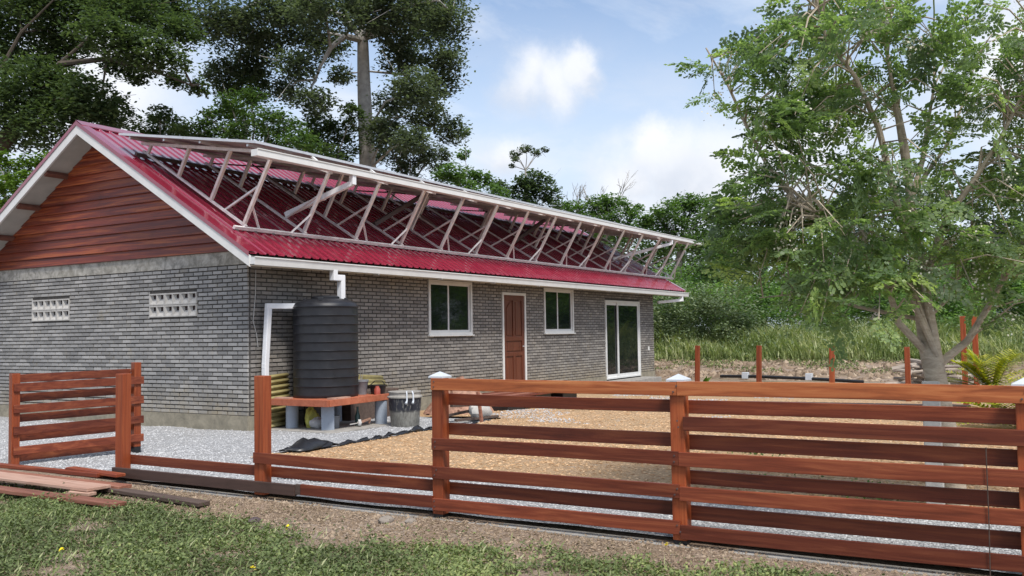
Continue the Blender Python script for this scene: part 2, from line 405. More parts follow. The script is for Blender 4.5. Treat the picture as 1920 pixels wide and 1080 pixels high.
def box_part(name, mat, parent, x0, x1, y0, y1, z0, z1, bevel=0.):
    return MB().box(x0, x1, y0, y1, z0, z1).build(name, mat, parent, bevel=bevel)
def quads_obj(name, P, mat, parent=None, rnd=None, at=(0,0,0), label=None, nv=4):
    """P: (n,nv,3) world vertices -> one mesh of n separate faces"""
    n = len(P); me = bpy.data.meshes.new(name); me.vertices.add(n*nv); me.loops.add(n*nv); me.polygons.add(n)
    org = np.array(wloc(parent) if parent is not None else at, float)
    me.vertices.foreach_set('co', (P.reshape(-1, 3) - org).astype(np.float32).ravel())
    me.loops.foreach_set('vertex_index', np.arange(n*nv, dtype=np.int32))
    me.polygons.foreach_set('loop_start', np.arange(0, n*nv, nv, dtype=np.int32))
    try: me.polygons.foreach_set('loop_total', np.full(n, nv, dtype=np.int32))
    except Exception: pass
    at_ = me.attributes.new('rnd', 'FLOAT', 'FACE'); at_.data.foreach_set('value', (rng.random(n) if rnd is None else rnd).astype(np.float32))
    me.materials.append(MAT[mat]); me.update(calc_edges=True)
    o = bpy.data.objects.new(name, me); COL.objects.link(o)
    if parent is not None: o.parent = parent
    else: o.location = at
    return o
def leaf_quads(C, size, up=.5, aspect=.55, fold=0.):
    """rhombic leaves at centres C; up biases the normal upward"""
    n = len(C); nrm = rng.normal(size=(n, 3)); nrm[:, 2] = np.abs(nrm[:, 2]) + up*2; nrm /= np.linalg.norm(nrm, axis=1)[:, None]
    d = rng.normal(size=(n, 3)); d -= nrm*(d*nrm).sum(1)[:, None]; d /= np.linalg.norm(d, axis=1)[:, None]
    e = np.cross(nrm, d); s = (size*rng.uniform(.6, 1.35, n))[:, None]
    return np.stack([C - d*s*.5, C + e*s*aspect*.5 - d*s*.05, C + d*s*.5, C - e*s*aspect*.5 - d*s*.05], 1)

# ------------------------------------------------------------------ ground, gravel, shavings
def hnoise(x, y, s=1.0, seed=0.):
    return (np.sin(x*1.3*s+seed)*np.cos(y*1.7*s-seed*.7)+np.sin(x*2.9*s-y*2.1*s+seed*2.)*.5+np.sin(y*5.3*s+x*4.1*s+seed)*.25)/1.75
def ground_z(x, y):
    """gentle dips and heaps of the plot; rises beyond the far posts"""
    z = -.03 + .018*hnoise(x, y, 1.6, 2.)
    z = z - .035*np.clip((-3.9-x)/.6, 0, 1)
    z = z + .35*np.clip((x-21)/4., 0, 1)*np.clip((x-16.)/5., 0, 1) + .9*np.clip((x-28)/20., 0, 1)
    return z
def sheet(name, xs, ys, fz, mat, keep=None, kind='structure'):
    X, Y = np.meshgrid(xs, ys, indexing='ij'); Z = fz(X, Y); nx, ny = X.shape
    vs = np.stack([X, Y, Z], -1).reshape(-1, 3); fs = []
    for i in range(nx-1):
        for j in range(ny-1):
            if keep is None or keep((xs[i]+xs[i+1])/2, (ys[j]+ys[j+1])/2):
                fs.append((i*ny+j, (i+1)*ny+j, (i+1)*ny+j+1, i*ny+j+1))
    used = sorted({a for f in fs for a in f}); mp = {a: k for k, a in enumerate(used)}
    me = bpy.data.meshes.new(name); me.from_pydata([tuple(vs[a]) for a in used], [], [tuple(mp[a] for a in f) for f in fs])
    me.materials.append(MAT[mat]); me.polygons.foreach_set('use_smooth', [True]*len(fs)); me.update()
    o = bpy.data.objects.new(name, me); COL.objects.link(o); o['kind'] = kind; return o
gx = np.concatenate([[-400, -150, -60, -30], np.arange(-16, -7.9, 1), np.arange(-7.5, -2, .25), np.arange(-2, 30, 1.), [34, 40, 50, 80, 150, 300, 700]])
gy = np.concatenate([[-400, -150, -60, -35, -25, -20], np.arange(-16, 4, .4), np.arange(4, 20, 2.), [24, 30, 50, 100, 250, 700]])
ground = sheet('ground', gx, gy, ground_z, 'soil')
# gravel: forecourt before the gable, round the tank and a strip inside the fence
def edge_y(x): return -2.62 - .06*x + .07*math.sin(x*2.1) if x < 9 else -3.2
def is_gravel(x, y):
    if x < -3.86: return False
    if x < -2.25 + .12*math.sin(y*2.3) and y > -16: return True
    return y > edge_y(x) and x < 3.0
def gz(x, y): return .006 + .012*hnoise(x, y, 2.3, 5.) + 0*x
sheet('gravel_yard', np.arange(-3.86, 3.2, .16), np.arange(-15, 12, .16), gz, 'gravel', is_gravel)
def is_chip(x, y):
    if x < -2.25 + .12*math.sin(y*2.3): return False
    if x < 3.0: return y < edge_y(x) + .08
    return y < -.3 and x < 9.8 + .4*math.sin(y*1.3)
def cz(x, y): return .018 + .022*hnoise(x, y, 1.5, 1.) + .05*np.clip((x-1)/3, 0, 1)*np.clip((-1.2-y)/1.5, 0, 1)
sheet('shavings_bed', np.arange(-2.6, 10.6, .2), np.arange(-15, -.2, .2), cz, 'shavings', is_chip)
kerb = MB()
kerb.box(-3.98, -3.84, -16, -2.3, -.12, -.030); ko = kerb.build('kerb', 'concrete'); ko['kind'] = 'structure'

# stones and chips lying loose on top of those sheets
def scatter_stones(name, n, region, zf, size, mat, label, cat, flat=.6):
    pts = []
    while len(pts) < n:
        x = rng.uniform(region[0], region[1], n); y = rng.uniform(region[2], region[3], n)
        pts += [(a, b) for a, b in zip(x, y) if region[4](a, b)]
    pts = np.array(pts[:n]); s = size*rng.uniform(.5, 1.4, n); z = zf(pts[:, 0], pts[:, 1])
    base = np.array([(1,0,0),(0,1,0),(-1,0,0),(0,-1,0),(0,0,1)], float)
    th = rng.uniform(0, 6.28, n); c, si = np.cos(th), np.sin(th)
    V = base[None]*rng.uniform(.6, 1.2, (n, 5, 1)); V = np.stack([V[..., 0]*c[:, None]-V[..., 1]*si[:, None]*.7, V[..., 0]*si[:, None]+V[..., 1]*c[:, None]*.7, V[..., 2]*flat], -1)
    V = V*s[:, None, None]*.5 + np.stack([pts[:, 0], pts[:, 1], z+.002], -1)[:, None]
    F = np.array([(0,1,4),(1,2,4),(2,3,4),(3,0,4)]); T = V[:, F].reshape(-1, 3, 3)
    o = quads_obj(name, T, mat, rnd=np.repeat(rng.random(n), 4), nv=3); tag(o, label, cat, kind='stuff'); return o
scatter_stones('loose_gravel', 60000, (-3.84, 2.9, -11.5, 6, lambda a, b: is_gravel(a, b) and rng.random() < (1. if a < -2 else .55)), gz, .026, 'stone_chip', 'loose grey crushed stones covering the forecourt gravel', 'gravel')
scatter_stones('wood_shavings', 26000, (-2.4, 8, -11.5, -1.2, lambda a, b: is_chip(a, b) and rng.random() < 1.1-.1*max(a, 1)), cz, .045, 'chip', 'loose tan wood shavings covering the yard bed', 'shavings', .3)
scatter_stones('gravel_patch', 3600, (2.6, 9.5, -6.2, -2.2, lambda a, b: is_chip(a, b) and hnoise(a, b, .9, 3.) > .15), cz, .036, 'stone_chip', 'pale gravel strewn over the shavings towards the house', 'gravel')
scatter_stones('soil_crumbs', 16000, (-4.75, -3.9, -12, -1.5, lambda a, b: True), lambda x, y: ground_z(x, y), .024, 'crumb', 'brown crumbs of soil and stones along the fence foot', 'soil', .7)

scatter_stones('soil_lumps', 1500, (-4.8, -3.95, -12, -1.8, lambda a, b: hnoise(a, b, 2.4, 6.) > -.1), lambda x, y: ground_z(x, y)-.004, .045, 'crumb', 'lumps of dry soil in front of the fence', 'soil', .75)
scatter_stones('dirt_clods', 3000, (16.5, 25, -16, 6, lambda a, b: rng.random() < .35+.08*(a-16.5)), lambda x, y: ground_z(x, y), .24, 'crumb', 'lumpy brown clods of dirt on the far bank', 'soil', .7)
# ------------------------------------------------------------------ house
house = empty('brick_house', (0, 0, 0), 'grey brick house with red metal gable roof and timber clad gable', 'house')
L, WID, YR, ZR, S = 16.39, 7.268, 3.634, 4.986, .596
OG, EV, XE = .463, .538, 17.65
zu = lambda y: ZR - S*abs(y-YR)
CO, BL, BG, VG = .067, .225, .0135, .019
def cells(a0, a1, z0, z1, holes):
    xs = sorted({a0, a1, *[h[0] for h in holes], *[h[1] for h in holes]}); zs = sorted({z0, z1, *[h[2] for h in holes], *[h[3] for h in holes]})
    out = []
    for i in range(len(xs)-1):
        for j in range(len(zs)-1):
            mx, mz = (xs[i]+xs[i+1])/2, (zs[j]+zs[j+1])/2
            if not any(h[0] < mx < h[1] and h[2] < mz < h[3] for h in holes): out.append((xs[i], xs[i+1], zs[j], zs[j+1]))
    return out
WIN1, WIN2, DOOR, SLID = (4.707, 6.268, 1.435, 2.544), (9.439, 10.995, 1.435, 2.544), (7.50, 8.55, .14, 2.376), (12.90, 15.28, .13, 2.322)
VENT1, VENT2 = (1.154, 2.324, 1.80, 2.20), (4.53, 5.675, 1.80, 2.20)
ZB0, ZBL = .235, 2.585
longholes = [WIN1, WIN2, DOOR, SLID]; gabholes = [VENT1, VENT2]
longwall = MB(); D = .016
for a, b, c, d in cells(0.06, L, 0.0, 2.66, longholes): longwall.box(a, b, D, .14, c, d)
lw = longwall.build('wall', 'mortar', house); lw['label'] = 'long side wall of grey brick with two windows and two doors'
gabwall = MB()
for a, b, c, d in cells(D, WID-D, 0.0, 2.79, gabholes): gabwall.box(D, .058, a, b, c, d)
gw = gabwall.build('wall', 'mortar', house); gw['label'] = 'front gable wall of grey brick with vent blocks'
rear = MB(); rear.box(L-.14, L-.004, .14, WID-.14, 0, 2.7); rear.box(.06, L-.004, WID-.14, WID-.004, 0, 2.7)
for X in (L-.07,): rear.add([(X, .05, 2.7), (X, WID-.05, 2.7), (X, YR, 4.9)], [(0, 1, 2)])
rear.build('wall', 'concrete', house)
box_part('floor_slab', 'concrete', house, .07, L-.15, .15, WID-.15, .0, .12)
box_part('ceiling_board', 'soffit', house, .07, L-.15, .15, WID-.15, 2.66, 2.69)
# bricks
def courses(a0, a1, holes, z0, z1):
    out = []; k = 0; z = z0
    while z + CO <= z1 + 1e-6:
        zb, zt = z + BG/2, z + CO - BG/2; x = a0 - (BL/2 if k % 2 else 0)
        while x < a1:
            p, q = max(x + VG/2, a0), min(x + BL - VG/2, a1)
            segs = [(p, q)]
            for h in holes:
                if h[2] < zt and h[3] > zb:
                    ns = []
                    for (u, v) in segs:
                        if v <= h[0] or u >= h[1]: ns.append((u, v))
                        else:
                            if u < h[0]: ns.append((u, h[0]))
                            if v > h[1]: ns.append((h[1], v))
                    segs = ns
            out += [(u, v, zb, zt) for (u, v) in segs if v-u > .02]
            x += BL
        z += CO; k += 1
    return out
cp = np.array([-9.99, -10.768, 1.45]); allb = []
for (u, v, zb, zt) in courses(0.0, WID, gabholes, ZB0, ZBL):
    c = np.array([0, (u+v)/2, (zb+zt)/2]); d = c-cp; r = np.linalg.norm(d); allb.append(((v-u)*(zt-zb)*abs(d[0])/r**3*(1 if c[1] < 6.6 else 0), 0, u, v, zb, zt))
for (u, v, zb, zt) in courses(0.062, L, longholes, ZB0, 2.62):
    c = np.array([(u+v)/2, 0, (zb+zt)/2]); d = c-cp; r = np.linalg.norm(d); allb.append(((v-u)*(zt-zb)*abs(d[1])/r**3*(1 if c[2] < 2.4 else 0), 1, u, v, zb, zt))
allb.sort(key=lambda b: -b[0])
def brick_geo(mb, side, u, v, zb, zt, r):
    j = random.uniform(-.0025, .0025); e = .004
    if side == 0:
        f0, f1 = 0+j, .03
        mb.add([(f1,u,zb),(f1,v,zb),(f1,v,zt),(f1,u,zt),(f0,u+e,zb+e),(f0,v-e,zb+e),(f0,v-e,zt-e),(f0,u+e,zt-e)],
               [(4,7,6,5),(0,4,5,1),(1,5,6,2),(2,6,7,3),(3,7,4,0)], r)
    else:
        f0, f1 = 0+j, .03
        mb.add([(u,f1,zb),(v,f1,zb),(v,f1,zt),(u,f1,zt),(u+e,f0,zb+e),(v-e,f0,zb+e),(v-e,f0,zt-e),(u+e,f0,zt-e)],
               [(4,5,6,7),(0,1,5,4),(1,2,6,5),(2,3,7,6),(3,0,4,7)], r)
shared = {}; rest = [MB(), MB()]; nsing = 0
for (_, side, u, v, zb, zt) in allb:
    full = abs((v-u) - (BL-VG)) < 1e-4
    if nsing < 300 and full:
        key = (side, random.randrange(7))
        if key not in shared:
            m = MB(); h = (BL-VG)/2; t = (CO-BG)/2; brick_geo(m, side, -h, h, -t, t, .08+.84*key[1]/6)
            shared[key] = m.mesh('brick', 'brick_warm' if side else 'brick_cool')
        o = bpy.data.objects.new('brick', shared[key]); COL.objects.link(o); o.parent = lw if side else gw
        o.location = ((u+v)/2, 0, (zb+zt)/2) if side else (0, (u+v)/2, (zb+zt)/2); nsing += 1
    else: brick_geo(rest[side], side, u, v, zb, zt, random.uniform(.02, 1))
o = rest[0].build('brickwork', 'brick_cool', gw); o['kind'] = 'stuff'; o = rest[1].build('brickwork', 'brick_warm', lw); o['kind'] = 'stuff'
# plaster band, plinth, corner strip
box_part('plaster_band', 'plaster', gw, -.006, .03, 0.02, WID, ZBL+.002, 2.80)
box_part('plinth', 'plinth', gw, -.016, .03, -.012, WID, -.08, ZB0)
box_part('plinth', 'plinth', lw, .035, DOOR[0], -.012, .03, -.08, ZB0-.006)
box_part('plinth', 'plinth', lw, DOOR[1], SLID[0], -.012, .03, -.08, ZB0-.006)
box_part('plinth', 'plinth', lw, SLID[1], L, -.012, .03, -.08, ZB0-.006)
# ventilation blocks: 3 x 2 blocks, two square openings each
for (a0, a1, z0, z1) in (VENT1, VENT2):
    for i in range(3):
        for j in range(2):
            bw, bh = (a1-a0)/3, (z1-z0)/2; u0, w0 = a0+i*bw, z0+j*bh
            t_ = .022; m = MB()
            holes = [(u0+t_, u0+bw/2-t_/2, w0+t_, w0+bh-t_*1.2), (u0+bw/2+t_/2, u0+bw-t_, w0+t_, w0+bh-t_*1.2)]
            for c_ in cells(u0+.003, u0+bw-.003, w0+.003, w0+bh-.003, holes): m.box(-.008, .05, *c_)
            for h in holes:   # sloping inner faces that narrow the hole
                a_, b_, c_, d_ = h; x0, x1 = -.005, .046; w = (b_-a_)*.45; q = (d_-c_)*.55
                m.add([(x0,a_,c_),(x0,b_,c_),(x1,b_,c_+q),(x1,a_+w*.0,c_+q)], [(0,1,2,3)]); m.add([(x0,b_,c_),(x0,b_,d_),(x1,b_-w*.5,d_),(x1,b_-w*.5,c_)], [(0,1,2,3)])
            m.build('vent_block', 'concrete_pale', gw)
box_part('vent_backing', 'galv_dark', gw, .062, .07, .9, 6.0, 1.6, 2.4)
# gable planks
clad = MB(); clad.add([(.05, .3, 2.8), (.05, WID-.3, 2.8), (.05, YR, 4.80)], [(0, 2, 1)]); cl = clad.build('gable_cladding', 'dark_beam', house)
zz = 2.802; k = 0
while zz < 4.93:
    h = .158; z1 = min(zz+h, 4.95); ya = YR - (ZR+.02-zz)/S; yb = YR + (ZR+.02-zz)/S; yc = YR - (ZR+.02-z1)/S; yd = YR + (ZR+.02-z1)/S
    ya, yb = max(ya, .02), min(yb, WID-.02); yc, yd = max(yc, .02), min(yd, WID-.02)
    j = random.uniform(-.002, .002); m = MB(); g = .006
    m.add([(-.040+j,ya,zz+.004),(-.040+j,yb,zz+.004),(-.006,yd,z1+.012),(-.006,yc,z1+.012),(.03,ya,zz),(.03,yb,zz),(.03,yd,z1+.012),(.03,yc,z1+.012)],
          [(0,3,2,1),(0,1,5,4),(4,5,6,7),(0,4,7,3),(1,2,6,5),(2,3,7,6)])
    m.build('plank', 'clad', cl); zz += h; k += 1
# roof
roof = empty('roof', (0, 0, 0)); roof.parent = house
T = .20; PITCH = .19; SHEET = PITCH*5
def rib_profile(x0, n):
    p = []
    for i in range(n):
        b = x0 + i*PITCH; p += [(b, 0), (b+.115, 0), (b+.135, .021), (b+.165, .021), (b+.185, 0)]
    p.append((x0+n*PITCH, 0)); return p
x = -OG-.01; idx = 0
while x < XE-.02:
    n = min(5, int(round((XE-x)/PITCH))) or 1
    for side in (0, 1):
        m = MB(); pr = rib_profile(x, n); vs = []
        y_e = -EV-.03 if side == 0 else WID+EV+.03
        lift = .0015*(idx % 2)
        for (px, ph) in pr:
            for yy in (y_e, YR):
                vs.append((px, yy, ZR+T-S*abs(yy-YR)+ph+lift))
        fs = []
        for i in range(len(pr)-1):
            q = (2*i, 2*i+2, 2*i+3, 2*i+1); fs.append(q if side == 0 else q[::-1])
        m.add(vs, fs); m.build('roof_sheet', 'roof_red', roof)
    x += n*PITCH; idx += 1
for sd in (-1, 1):
    m = MB(); yy = YR + sd*.16
    m.add([(-OG-.03, YR, ZR+T+.045), (XE+.02, YR, ZR+T+.045), (XE+.02, yy, ZR+T+.040-S*.16), (-OG-.03, yy, ZR+T+.040-S*.16),
           (-OG-.03, yy, ZR+T+.022-S*.16), (XE+.02, yy, ZR+T+.022-S*.16)], [(0,1,2,3),(3,2,5,4)] if sd < 0 else [(3,2,1,0),(4,5,2,3)])
    m.build('ridge_cap', 'roof_red', roof)
# underside (soffit) of both slopes and purlin ends
for sd in (-1, 1):
    ye = YR + sd*(YR+EV-.02)
    m = MB(); m.add([(-OG+.03, YR, ZR+.03), (-OG+.03, ye, zu(ye)+.03), (XE-.03, ye, zu(ye)+.03), (XE-.03, YR, ZR+.03)], [(0,1,2,3) if sd < 0 else (3,2,1,0)])
    m.build('soffit', 'soffit', roof)
    for q in (.95, 1.8, 2.65, 3.5):
        yq = YR + sd*q
        MB().bar((-OG+.02, yq, zu(yq)-.012), (.02, yq, zu(yq)-.012), .10, .06, up=(0, -S*sd*-1, 1)).build('purlin_end', 'purlin_end', roof)
# barge boards with red flashing
for sd in (-1, 1):
    ye = YR + sd*(YR+EV+.02)
    for X, nm in ((-OG, 'front'), (XE, 'rear')):
        m = MB(); a, b = X-.02, X+.015
        m.add([(a,YR,ZR),(a,ye,zu(ye)),(a,ye,zu(ye)+.165),(a,YR,ZR+.165),(b,YR,ZR),(b,ye,zu(ye)),(b,ye,zu(ye)+.165),(b,YR,ZR+.165)],
              [(0,1,2,3),(7,6,5,4),(0,4,5,1),(3,2,6,7),(1,5,6,2)] if sd > 0 else [(3,2,1,0),(4,5,6,7),(1,5,4,0),(7,6,2,3),(2,6,5,1)])
        m.build('barge_board', 'white_paint', roof)
        m = MB(); a, b = X-.032, X+.10; e0, e1, e2 = .155, .228, .236
        m.add([(a,YR,ZR+e0),(a,ye,zu(ye)+e0),(a,ye,zu(ye)+e1),(a,YR,ZR+e1),(b,ye,zu(ye)+e2),(b,YR,ZR+e2)], [(0,1,2,3),(3,2,4,5)] if sd > 0 else [(3,2,1,0),(5,4,2,3)])
        m.build('flashing', 'roof_red', roof)
# fascia, gutter
box_part('fascia', 'cream', house, -OG+.03, XE-.02, -EV+.02, -EV+.045, 2.505, 2.655)
g = MB(); gy0, gy1, gz0, gz1 = -.665, -.53, 2.515, 2.625; tk = .008
x0, x1 = -.47, 17.74
g.box(x0, x1, gy0+.02, gy1, gz0, gz0+tk); g.box(x0, x1, gy1-tk, gy1+.002, gz0+tk, gz1)
g.add([(x0,gy0+.018,gz0),(x1,gy0+.018,gz0),(x1,gy0,gz1),(x0,gy0,gz1),(x0,gy0+.026,gz0),(x1,gy0+.026,gz0),(x1,gy0+.008,gz1),(x0,gy0+.008,gz1)],[(0,1,2,3),(7,6,5,4),(3,2,6,7)])
g.box(x0, x1, gy0-.012, gy0+.012, gz1-.004, gz1+.012); g.box(x0, x0+.01, gy0+.01, gy1, gz0, gz1); g.box(x1-.01, x1, gy0+.01, gy1, gz0, gz1)
gut = g.build('gutter', 'white_paint', house)
for X in np.arange(2.4, 17.5, 1.9):
    MB().bar((X, gy0+.03, gz0-.012), (X, gy1, gz0-.012), .03, .02).build('gutter_bracket', 'white_paint', gut)
def pipe(name, pts, w, mat, parent):
    m = MB()
    for p, q in zip(pts[:-1], pts[1:]):
        p, q = Vector(p), Vector(q); d = (q-p).normalized()*w*.5; m.bar(p-d*.98, q+d*.98, w, w*.985 if abs(d.z) > .001 else w, up=(0, 1, 0) if abs(d.z) > abs(d.x)+abs(d.y) else (0, 0, 1))
    return m.build(name, mat, parent, bevel=.008)
pipe('downpipe', [(1.29, -.60, 2.50), (1.29, -.60, 2.40), (1.47, -.60, 2.40), (1.47, -.60, 1.96)], .10, 'pvc', house)
pipe('downpipe', [(17.25, -.60, 2.52), (17.25, -.60, 2.40), (16.55, -.12, 2.33)], .085, 'pvc', house)
# windows
def window(rect, split):
    a, b, c, d = rect; w = empty('window', (a, 0, c)); w.parent = house
    fr = MB(); f = .055
    for bx in ((a, b, d-f, d), (a, b, c, c+f), (a, a+f, c+f, d-f), (b-f, b, c+f, d-f)): fr.box(bx[0], bx[1], -.018, .06, bx[2], bx[3])
    fr.build('frame', 'white_paint', w, bevel=.004)
    for (p, q, yy) in ((a+f, split+.015, .022), (split-.015, b-f, .038)):
        s = MB(); t = .042
        for bx in ((p, q, d-f-t, d-f), (p, q, c+f, c+f+t), (p, p+t, c+f+t, d-f-t), (q-t, q, c+f+t, d-f-t)): s.box(bx[0], bx[1], yy-.014, yy+.012, bx[2], bx[3])
        so = s.build('sash', 'white_paint', w)
        MB().box(p+t, q-t, yy-.003, yy+.003, c+f+t, d-f-t).build('pane', 'window_glass', w)
    box_part('sill', 'white_paint', w, a-.02, b+.02, -.05, .06, c-.03, c-.001, .004)
window(WIN1, 5.42); window(WIN2, 10.16)
sd_ = empty('sliding_door', (SLID[0], 0, SLID[2])); sd_.parent = house
a, b, c, d = SLID; f = .06
m = MB()
for bx in ((a, b, d-f, d), (a, b, c, c+.05), (a, a+f, c+.05, d-f), (b-f, b, c+.05, d-f)): m.box(bx[0], bx[1], -.02, .08, bx[2], bx[3])
m.build('frame', 'white_paint', sd_, bevel=.004)
for (p, q, yy) in ((a+f, 14.03, .05), (13.72, b-f, .018)):
    s = MB(); t = .075
    for bx in ((p, q, d-f-t, d-f), (p, q, c+.05, c+.05+t), (p, p+t, c+.05+t, d-f-t), (q-t, q, c+.05+t, d-f-t)): s.box(bx[0], bx[1], yy-.014, yy+.014, bx[2], bx[3])
    s.build('sash', 'white_paint', sd_); MB().box(p+t, q-t, yy-.003, yy+.003, c+.05+t, d-f-t).build('pane', 'window_glass', sd_)
box_part('step', 'concrete', sd_, a-.15, b+.15, -.6, -.02, -.05, .10, .01)
# panelled door
do = empty('door', (DOOR[0], 0, DOOR[2])); do.parent = house
a, b, c, d = DOOR; f = .06
m = MB()
for bx in ((a, b, d-f, d), (a, a+f, c, d-f), (b-f, b, c, d-f)): m.box(bx[0], bx[1], -.015, .06, bx[2], bx[3])
m.build('frame', 'white_paint', do, bevel=.004)
MB().box(a+f, b-f, .03, .06, c, d-f).build('leaf', 'door_wood', do)
p, q = a+f, b-f; mid = (p+q)/2; st = .11
H = d-f-c
for nm, bx in (('stile', (p, p+st, c, d-f)), ('stile', (q-st, q, c, d-f)), ('rail', (p+st, q-st, d-f-.12, d-f)), ('rail', (p+st, q-st, c, c+.16)),
               ('rail', (p+st, q-st, c+H*.36, c+H*.36+.09)), ('rail', (p+st, q-st, c+H*.52, c+H*.52+.10)), ('mullion', (mid-.045, mid+.045, c+.16, c+H*.36)), ('mullion', (mid-.045, mid+.045, c+H*.52+.10, d-f-.12))):
    box_part(nm, 'door_wood', do, bx[0], bx[1], .008, .031, bx[2], bx[3], .006)
for (u, v, z0, z1, arch) in ((p+st, mid-.045, c+.16, c+H*.36, 0), (mid+.045, q-st, c+.16, c+H*.36, 0), (p+st, q-st, c+H*.36+.09, c+H*.52, 0), (p+st, mid-.045, c+H*.52+.10, d-f-.12, -1), (mid+.045, q-st, c+H*.52+.10, d-f-.12, 1)):
    m = MB(); i = .035; top = [(u+i, z1-i), (v-i, z1-i)]
    if arch:
        top = []
        for k in range(7):
            t = k/6; X = u+i+(v-u-2*i)*t; w = t if arch < 0 else 1-t; top.append((X, z1-i-.16*(1-math.sin(w*math.pi/2))))
    pts = [(v-i, z0+i), (u+i, z0+i)] + top
    n = len(pts); m.add([(X, .031, Z) for X, Z in pts]+[(X*.94+(u+v)/2*.06, .014, Z) for X, Z in pts], [tuple(range(n, 2*n))[::-1]]+[(k, k+n, (k+1) % n+n, (k+1) % n) for k in range(n)])
    m.build('panel', 'door_wood', do)
MB().tube([(q-.06, .005, c+1.0), (q-.06, -.035, c+1.0), (q-.16, -.035, c+1.0)], .012, 8).build('handle', 'alu', do, smooth=True)
box_part('outlet', 'white_paint', lw, 15.86, 15.94, -.03, -.003, .86, .98, .004)
MB().tube([(.16, -.012, 2.5), (.15, -.012, 2.1), (.10, -.012, 1.7), (.17, -.012, 1.5), (.2, -.012, 1.3)], .006, 5).build('cable', 'wire', lw)
# moulded step of stacked boards before the door
# ------------------------------------------------------------------ solar rack
rack = empty('solar_rack', (9, 1.5, 3.9), 'steel solar panel rack with white gutter raised above the red roof', 'solar rack')
zr_ = lambda y: ZR+T-S*(YR-y)
zup = lambda y: 4.795-.165*(2.649-y)
zpan = lambda y: 4.942-.163*(2.85-y)
nrm = Vector((0, -S, 1)).normalized()
FX = [.05+1.318*k for k in range(14)] + [18.25]
def lower(y, off): return (y, zr_(y)+off)
for nm, y, mt, w in (('purlin', .11, 'galv', .05), ('purlin', 2.47, 'galv_dark', .055)):
    MB().bar((-.17, y, zr_(y)+.062), (18.4, y, zr_(y)+.062), w, w, up=nrm).build(nm, mt, rack)
    so = MB().bar((0, 0, -.015), (0, 0, .015), .04, .05, up=(1, 0, 0)).mesh('standoff', 'galv_dark')
    for X in np.arange(-.12, 17.6, .38):
        o = bpy.data.objects.new('standoff', so); COL.objects.link(o); o.parent = rack; o.location = Vector((X, y, zr_(y)+.019)) - wloc(rack)
for k, X in enumerate(FX):
    w = .05; far = k == len(FX)-1
    MB().bar((X, 2.55, zr_(2.55)+.108), (X, .08, zr_(.08)+.108), .045, .035, up=nrm).build('roof_rail', 'galv', rack)
    MB().bar((X, 2.60, zup(2.60)), (X, -.46, zup(-.46)), .045, .05).build('top_rail', 'galv', rack)
    ends = []
    for i, y in enumerate((2.44, 1.66, .88, .13)):
        if k % 2 and i == 2: continue
        b = Vector((X, y, zr_(y)+.11))
        # walk along the roof normal until the top rail
        s_ = 0.
        while b.z+nrm.z*s_ < zup(b.y+nrm.y*s_)-.02 and s_ < 2: s_ += .01
        e = b+nrm*s_; ends.append((b, e))
        MB().bar(b, e, w if i in (1, 2, 3) else .035, .05, up=(0, 1, 0)).build('strut', 'galv' if k % 3 else 'galv_pink', rack)
    b, e = ends[-1]
    MB().bar((X+.03, .58, zr_(.58)+.12), b.lerp(e, .58)+Vector((.03, 0, 0)), .03, .03).build('brace', 'galv', rack)
    sgn = 1 if k % 2 == 0 else -1
    MB().bar((X+.30*sgn, .12, zr_(.12)+.085), b.lerp(e, .28), .03, .03).build('brace', 'galv', rack)
    if k % 3 == 1 and k < 13:
        MB().bar((X, 2.45, zr_(2.45)+.15), (X+.95, 1.75, zup(1.75)-.03), .025, .025).build('brace', 'galv_dark', rack)
        MB().bar((X+.6, 2.0, zup(2.0)-.03), (X+1.3, 1.1, zr_(1.1)+.15), .025, .025).build('brace', 'galv_dark', rack)
for y in (2.48, 1.62, .76, -.30):
    MB().bar((-.28, y, zup(y)+.048), (18.8, y, zup(y)+.048), .04, .036).build('panel_purlin', 'alu', rack)
pan = None; PWX = 1.0
for i in range(19):
    for j, (ya, yb) in enumerate(((2.70, 1.095), (1.075, -.53))):
        X0 = -.33+i*1.005
        if pan is None:
            m = MB(); dy = yb-ya; sl = .163*dy
            P_ = lambda x, t, o: (x, dy*t, sl*t+o)
            for q, (o0, o1, mi, ins) in enumerate(((-.040, 0, 0, 0),)):
                m.cm = 0
                fr = [(0, 1), (0, 1)]
                for (xa, xb, ta, tb) in ((0, 1, 0, .02), (0, 1, .98, 1), (0, .03, .02, .98), (.97, 1, .02, .98)):
                    v = [P_(xa*PWX, ta, -.04), P_(xb*PWX, ta, -.04), P_(xb*PWX, tb, -.04), P_(xa*PWX, tb, -.04), P_(xa*PWX, ta, 0), P_(xb*PWX, ta, 0), P_(xb*PWX, tb, 0), P_(xa*PWX, tb, 0)]
                    m.add(v, [(0,3,2,1),(4,5,6,7),(0,1,5,4),(1,2,6,5),(2,3,7,6),(3,0,4,7)])
                m.cm = 1; m.add([P_(.03, .02, -.012), P_(.97, .02, -.012), P_(.97, .98, -.012), P_(.03, .98, -.012)], [(0, 1, 2, 3)])
                m.cm = 2; m.add([P_(.03, .02, -.005), P_(.97, .02, -.005), P_(.97, .98, -.005), P_(.03, .98, -.005)], [(3, 2, 1, 0)])
            pan = m.mesh('solar_panel', ['alu', 'back_sheet', 'cells'])
        o = bpy.data.objects.new('solar_panel', pan); COL.objects.link(o); o.parent = rack; o.location = Vector((X0, ya, zpan(ya))) - wloc(rack)
g = MB(); x0, x1 = -.46, 19.1; za, zb_ = 4.125, 4.25
def gz_(x): return za+(zb_-za)*(x-x0)/(x1-x0)
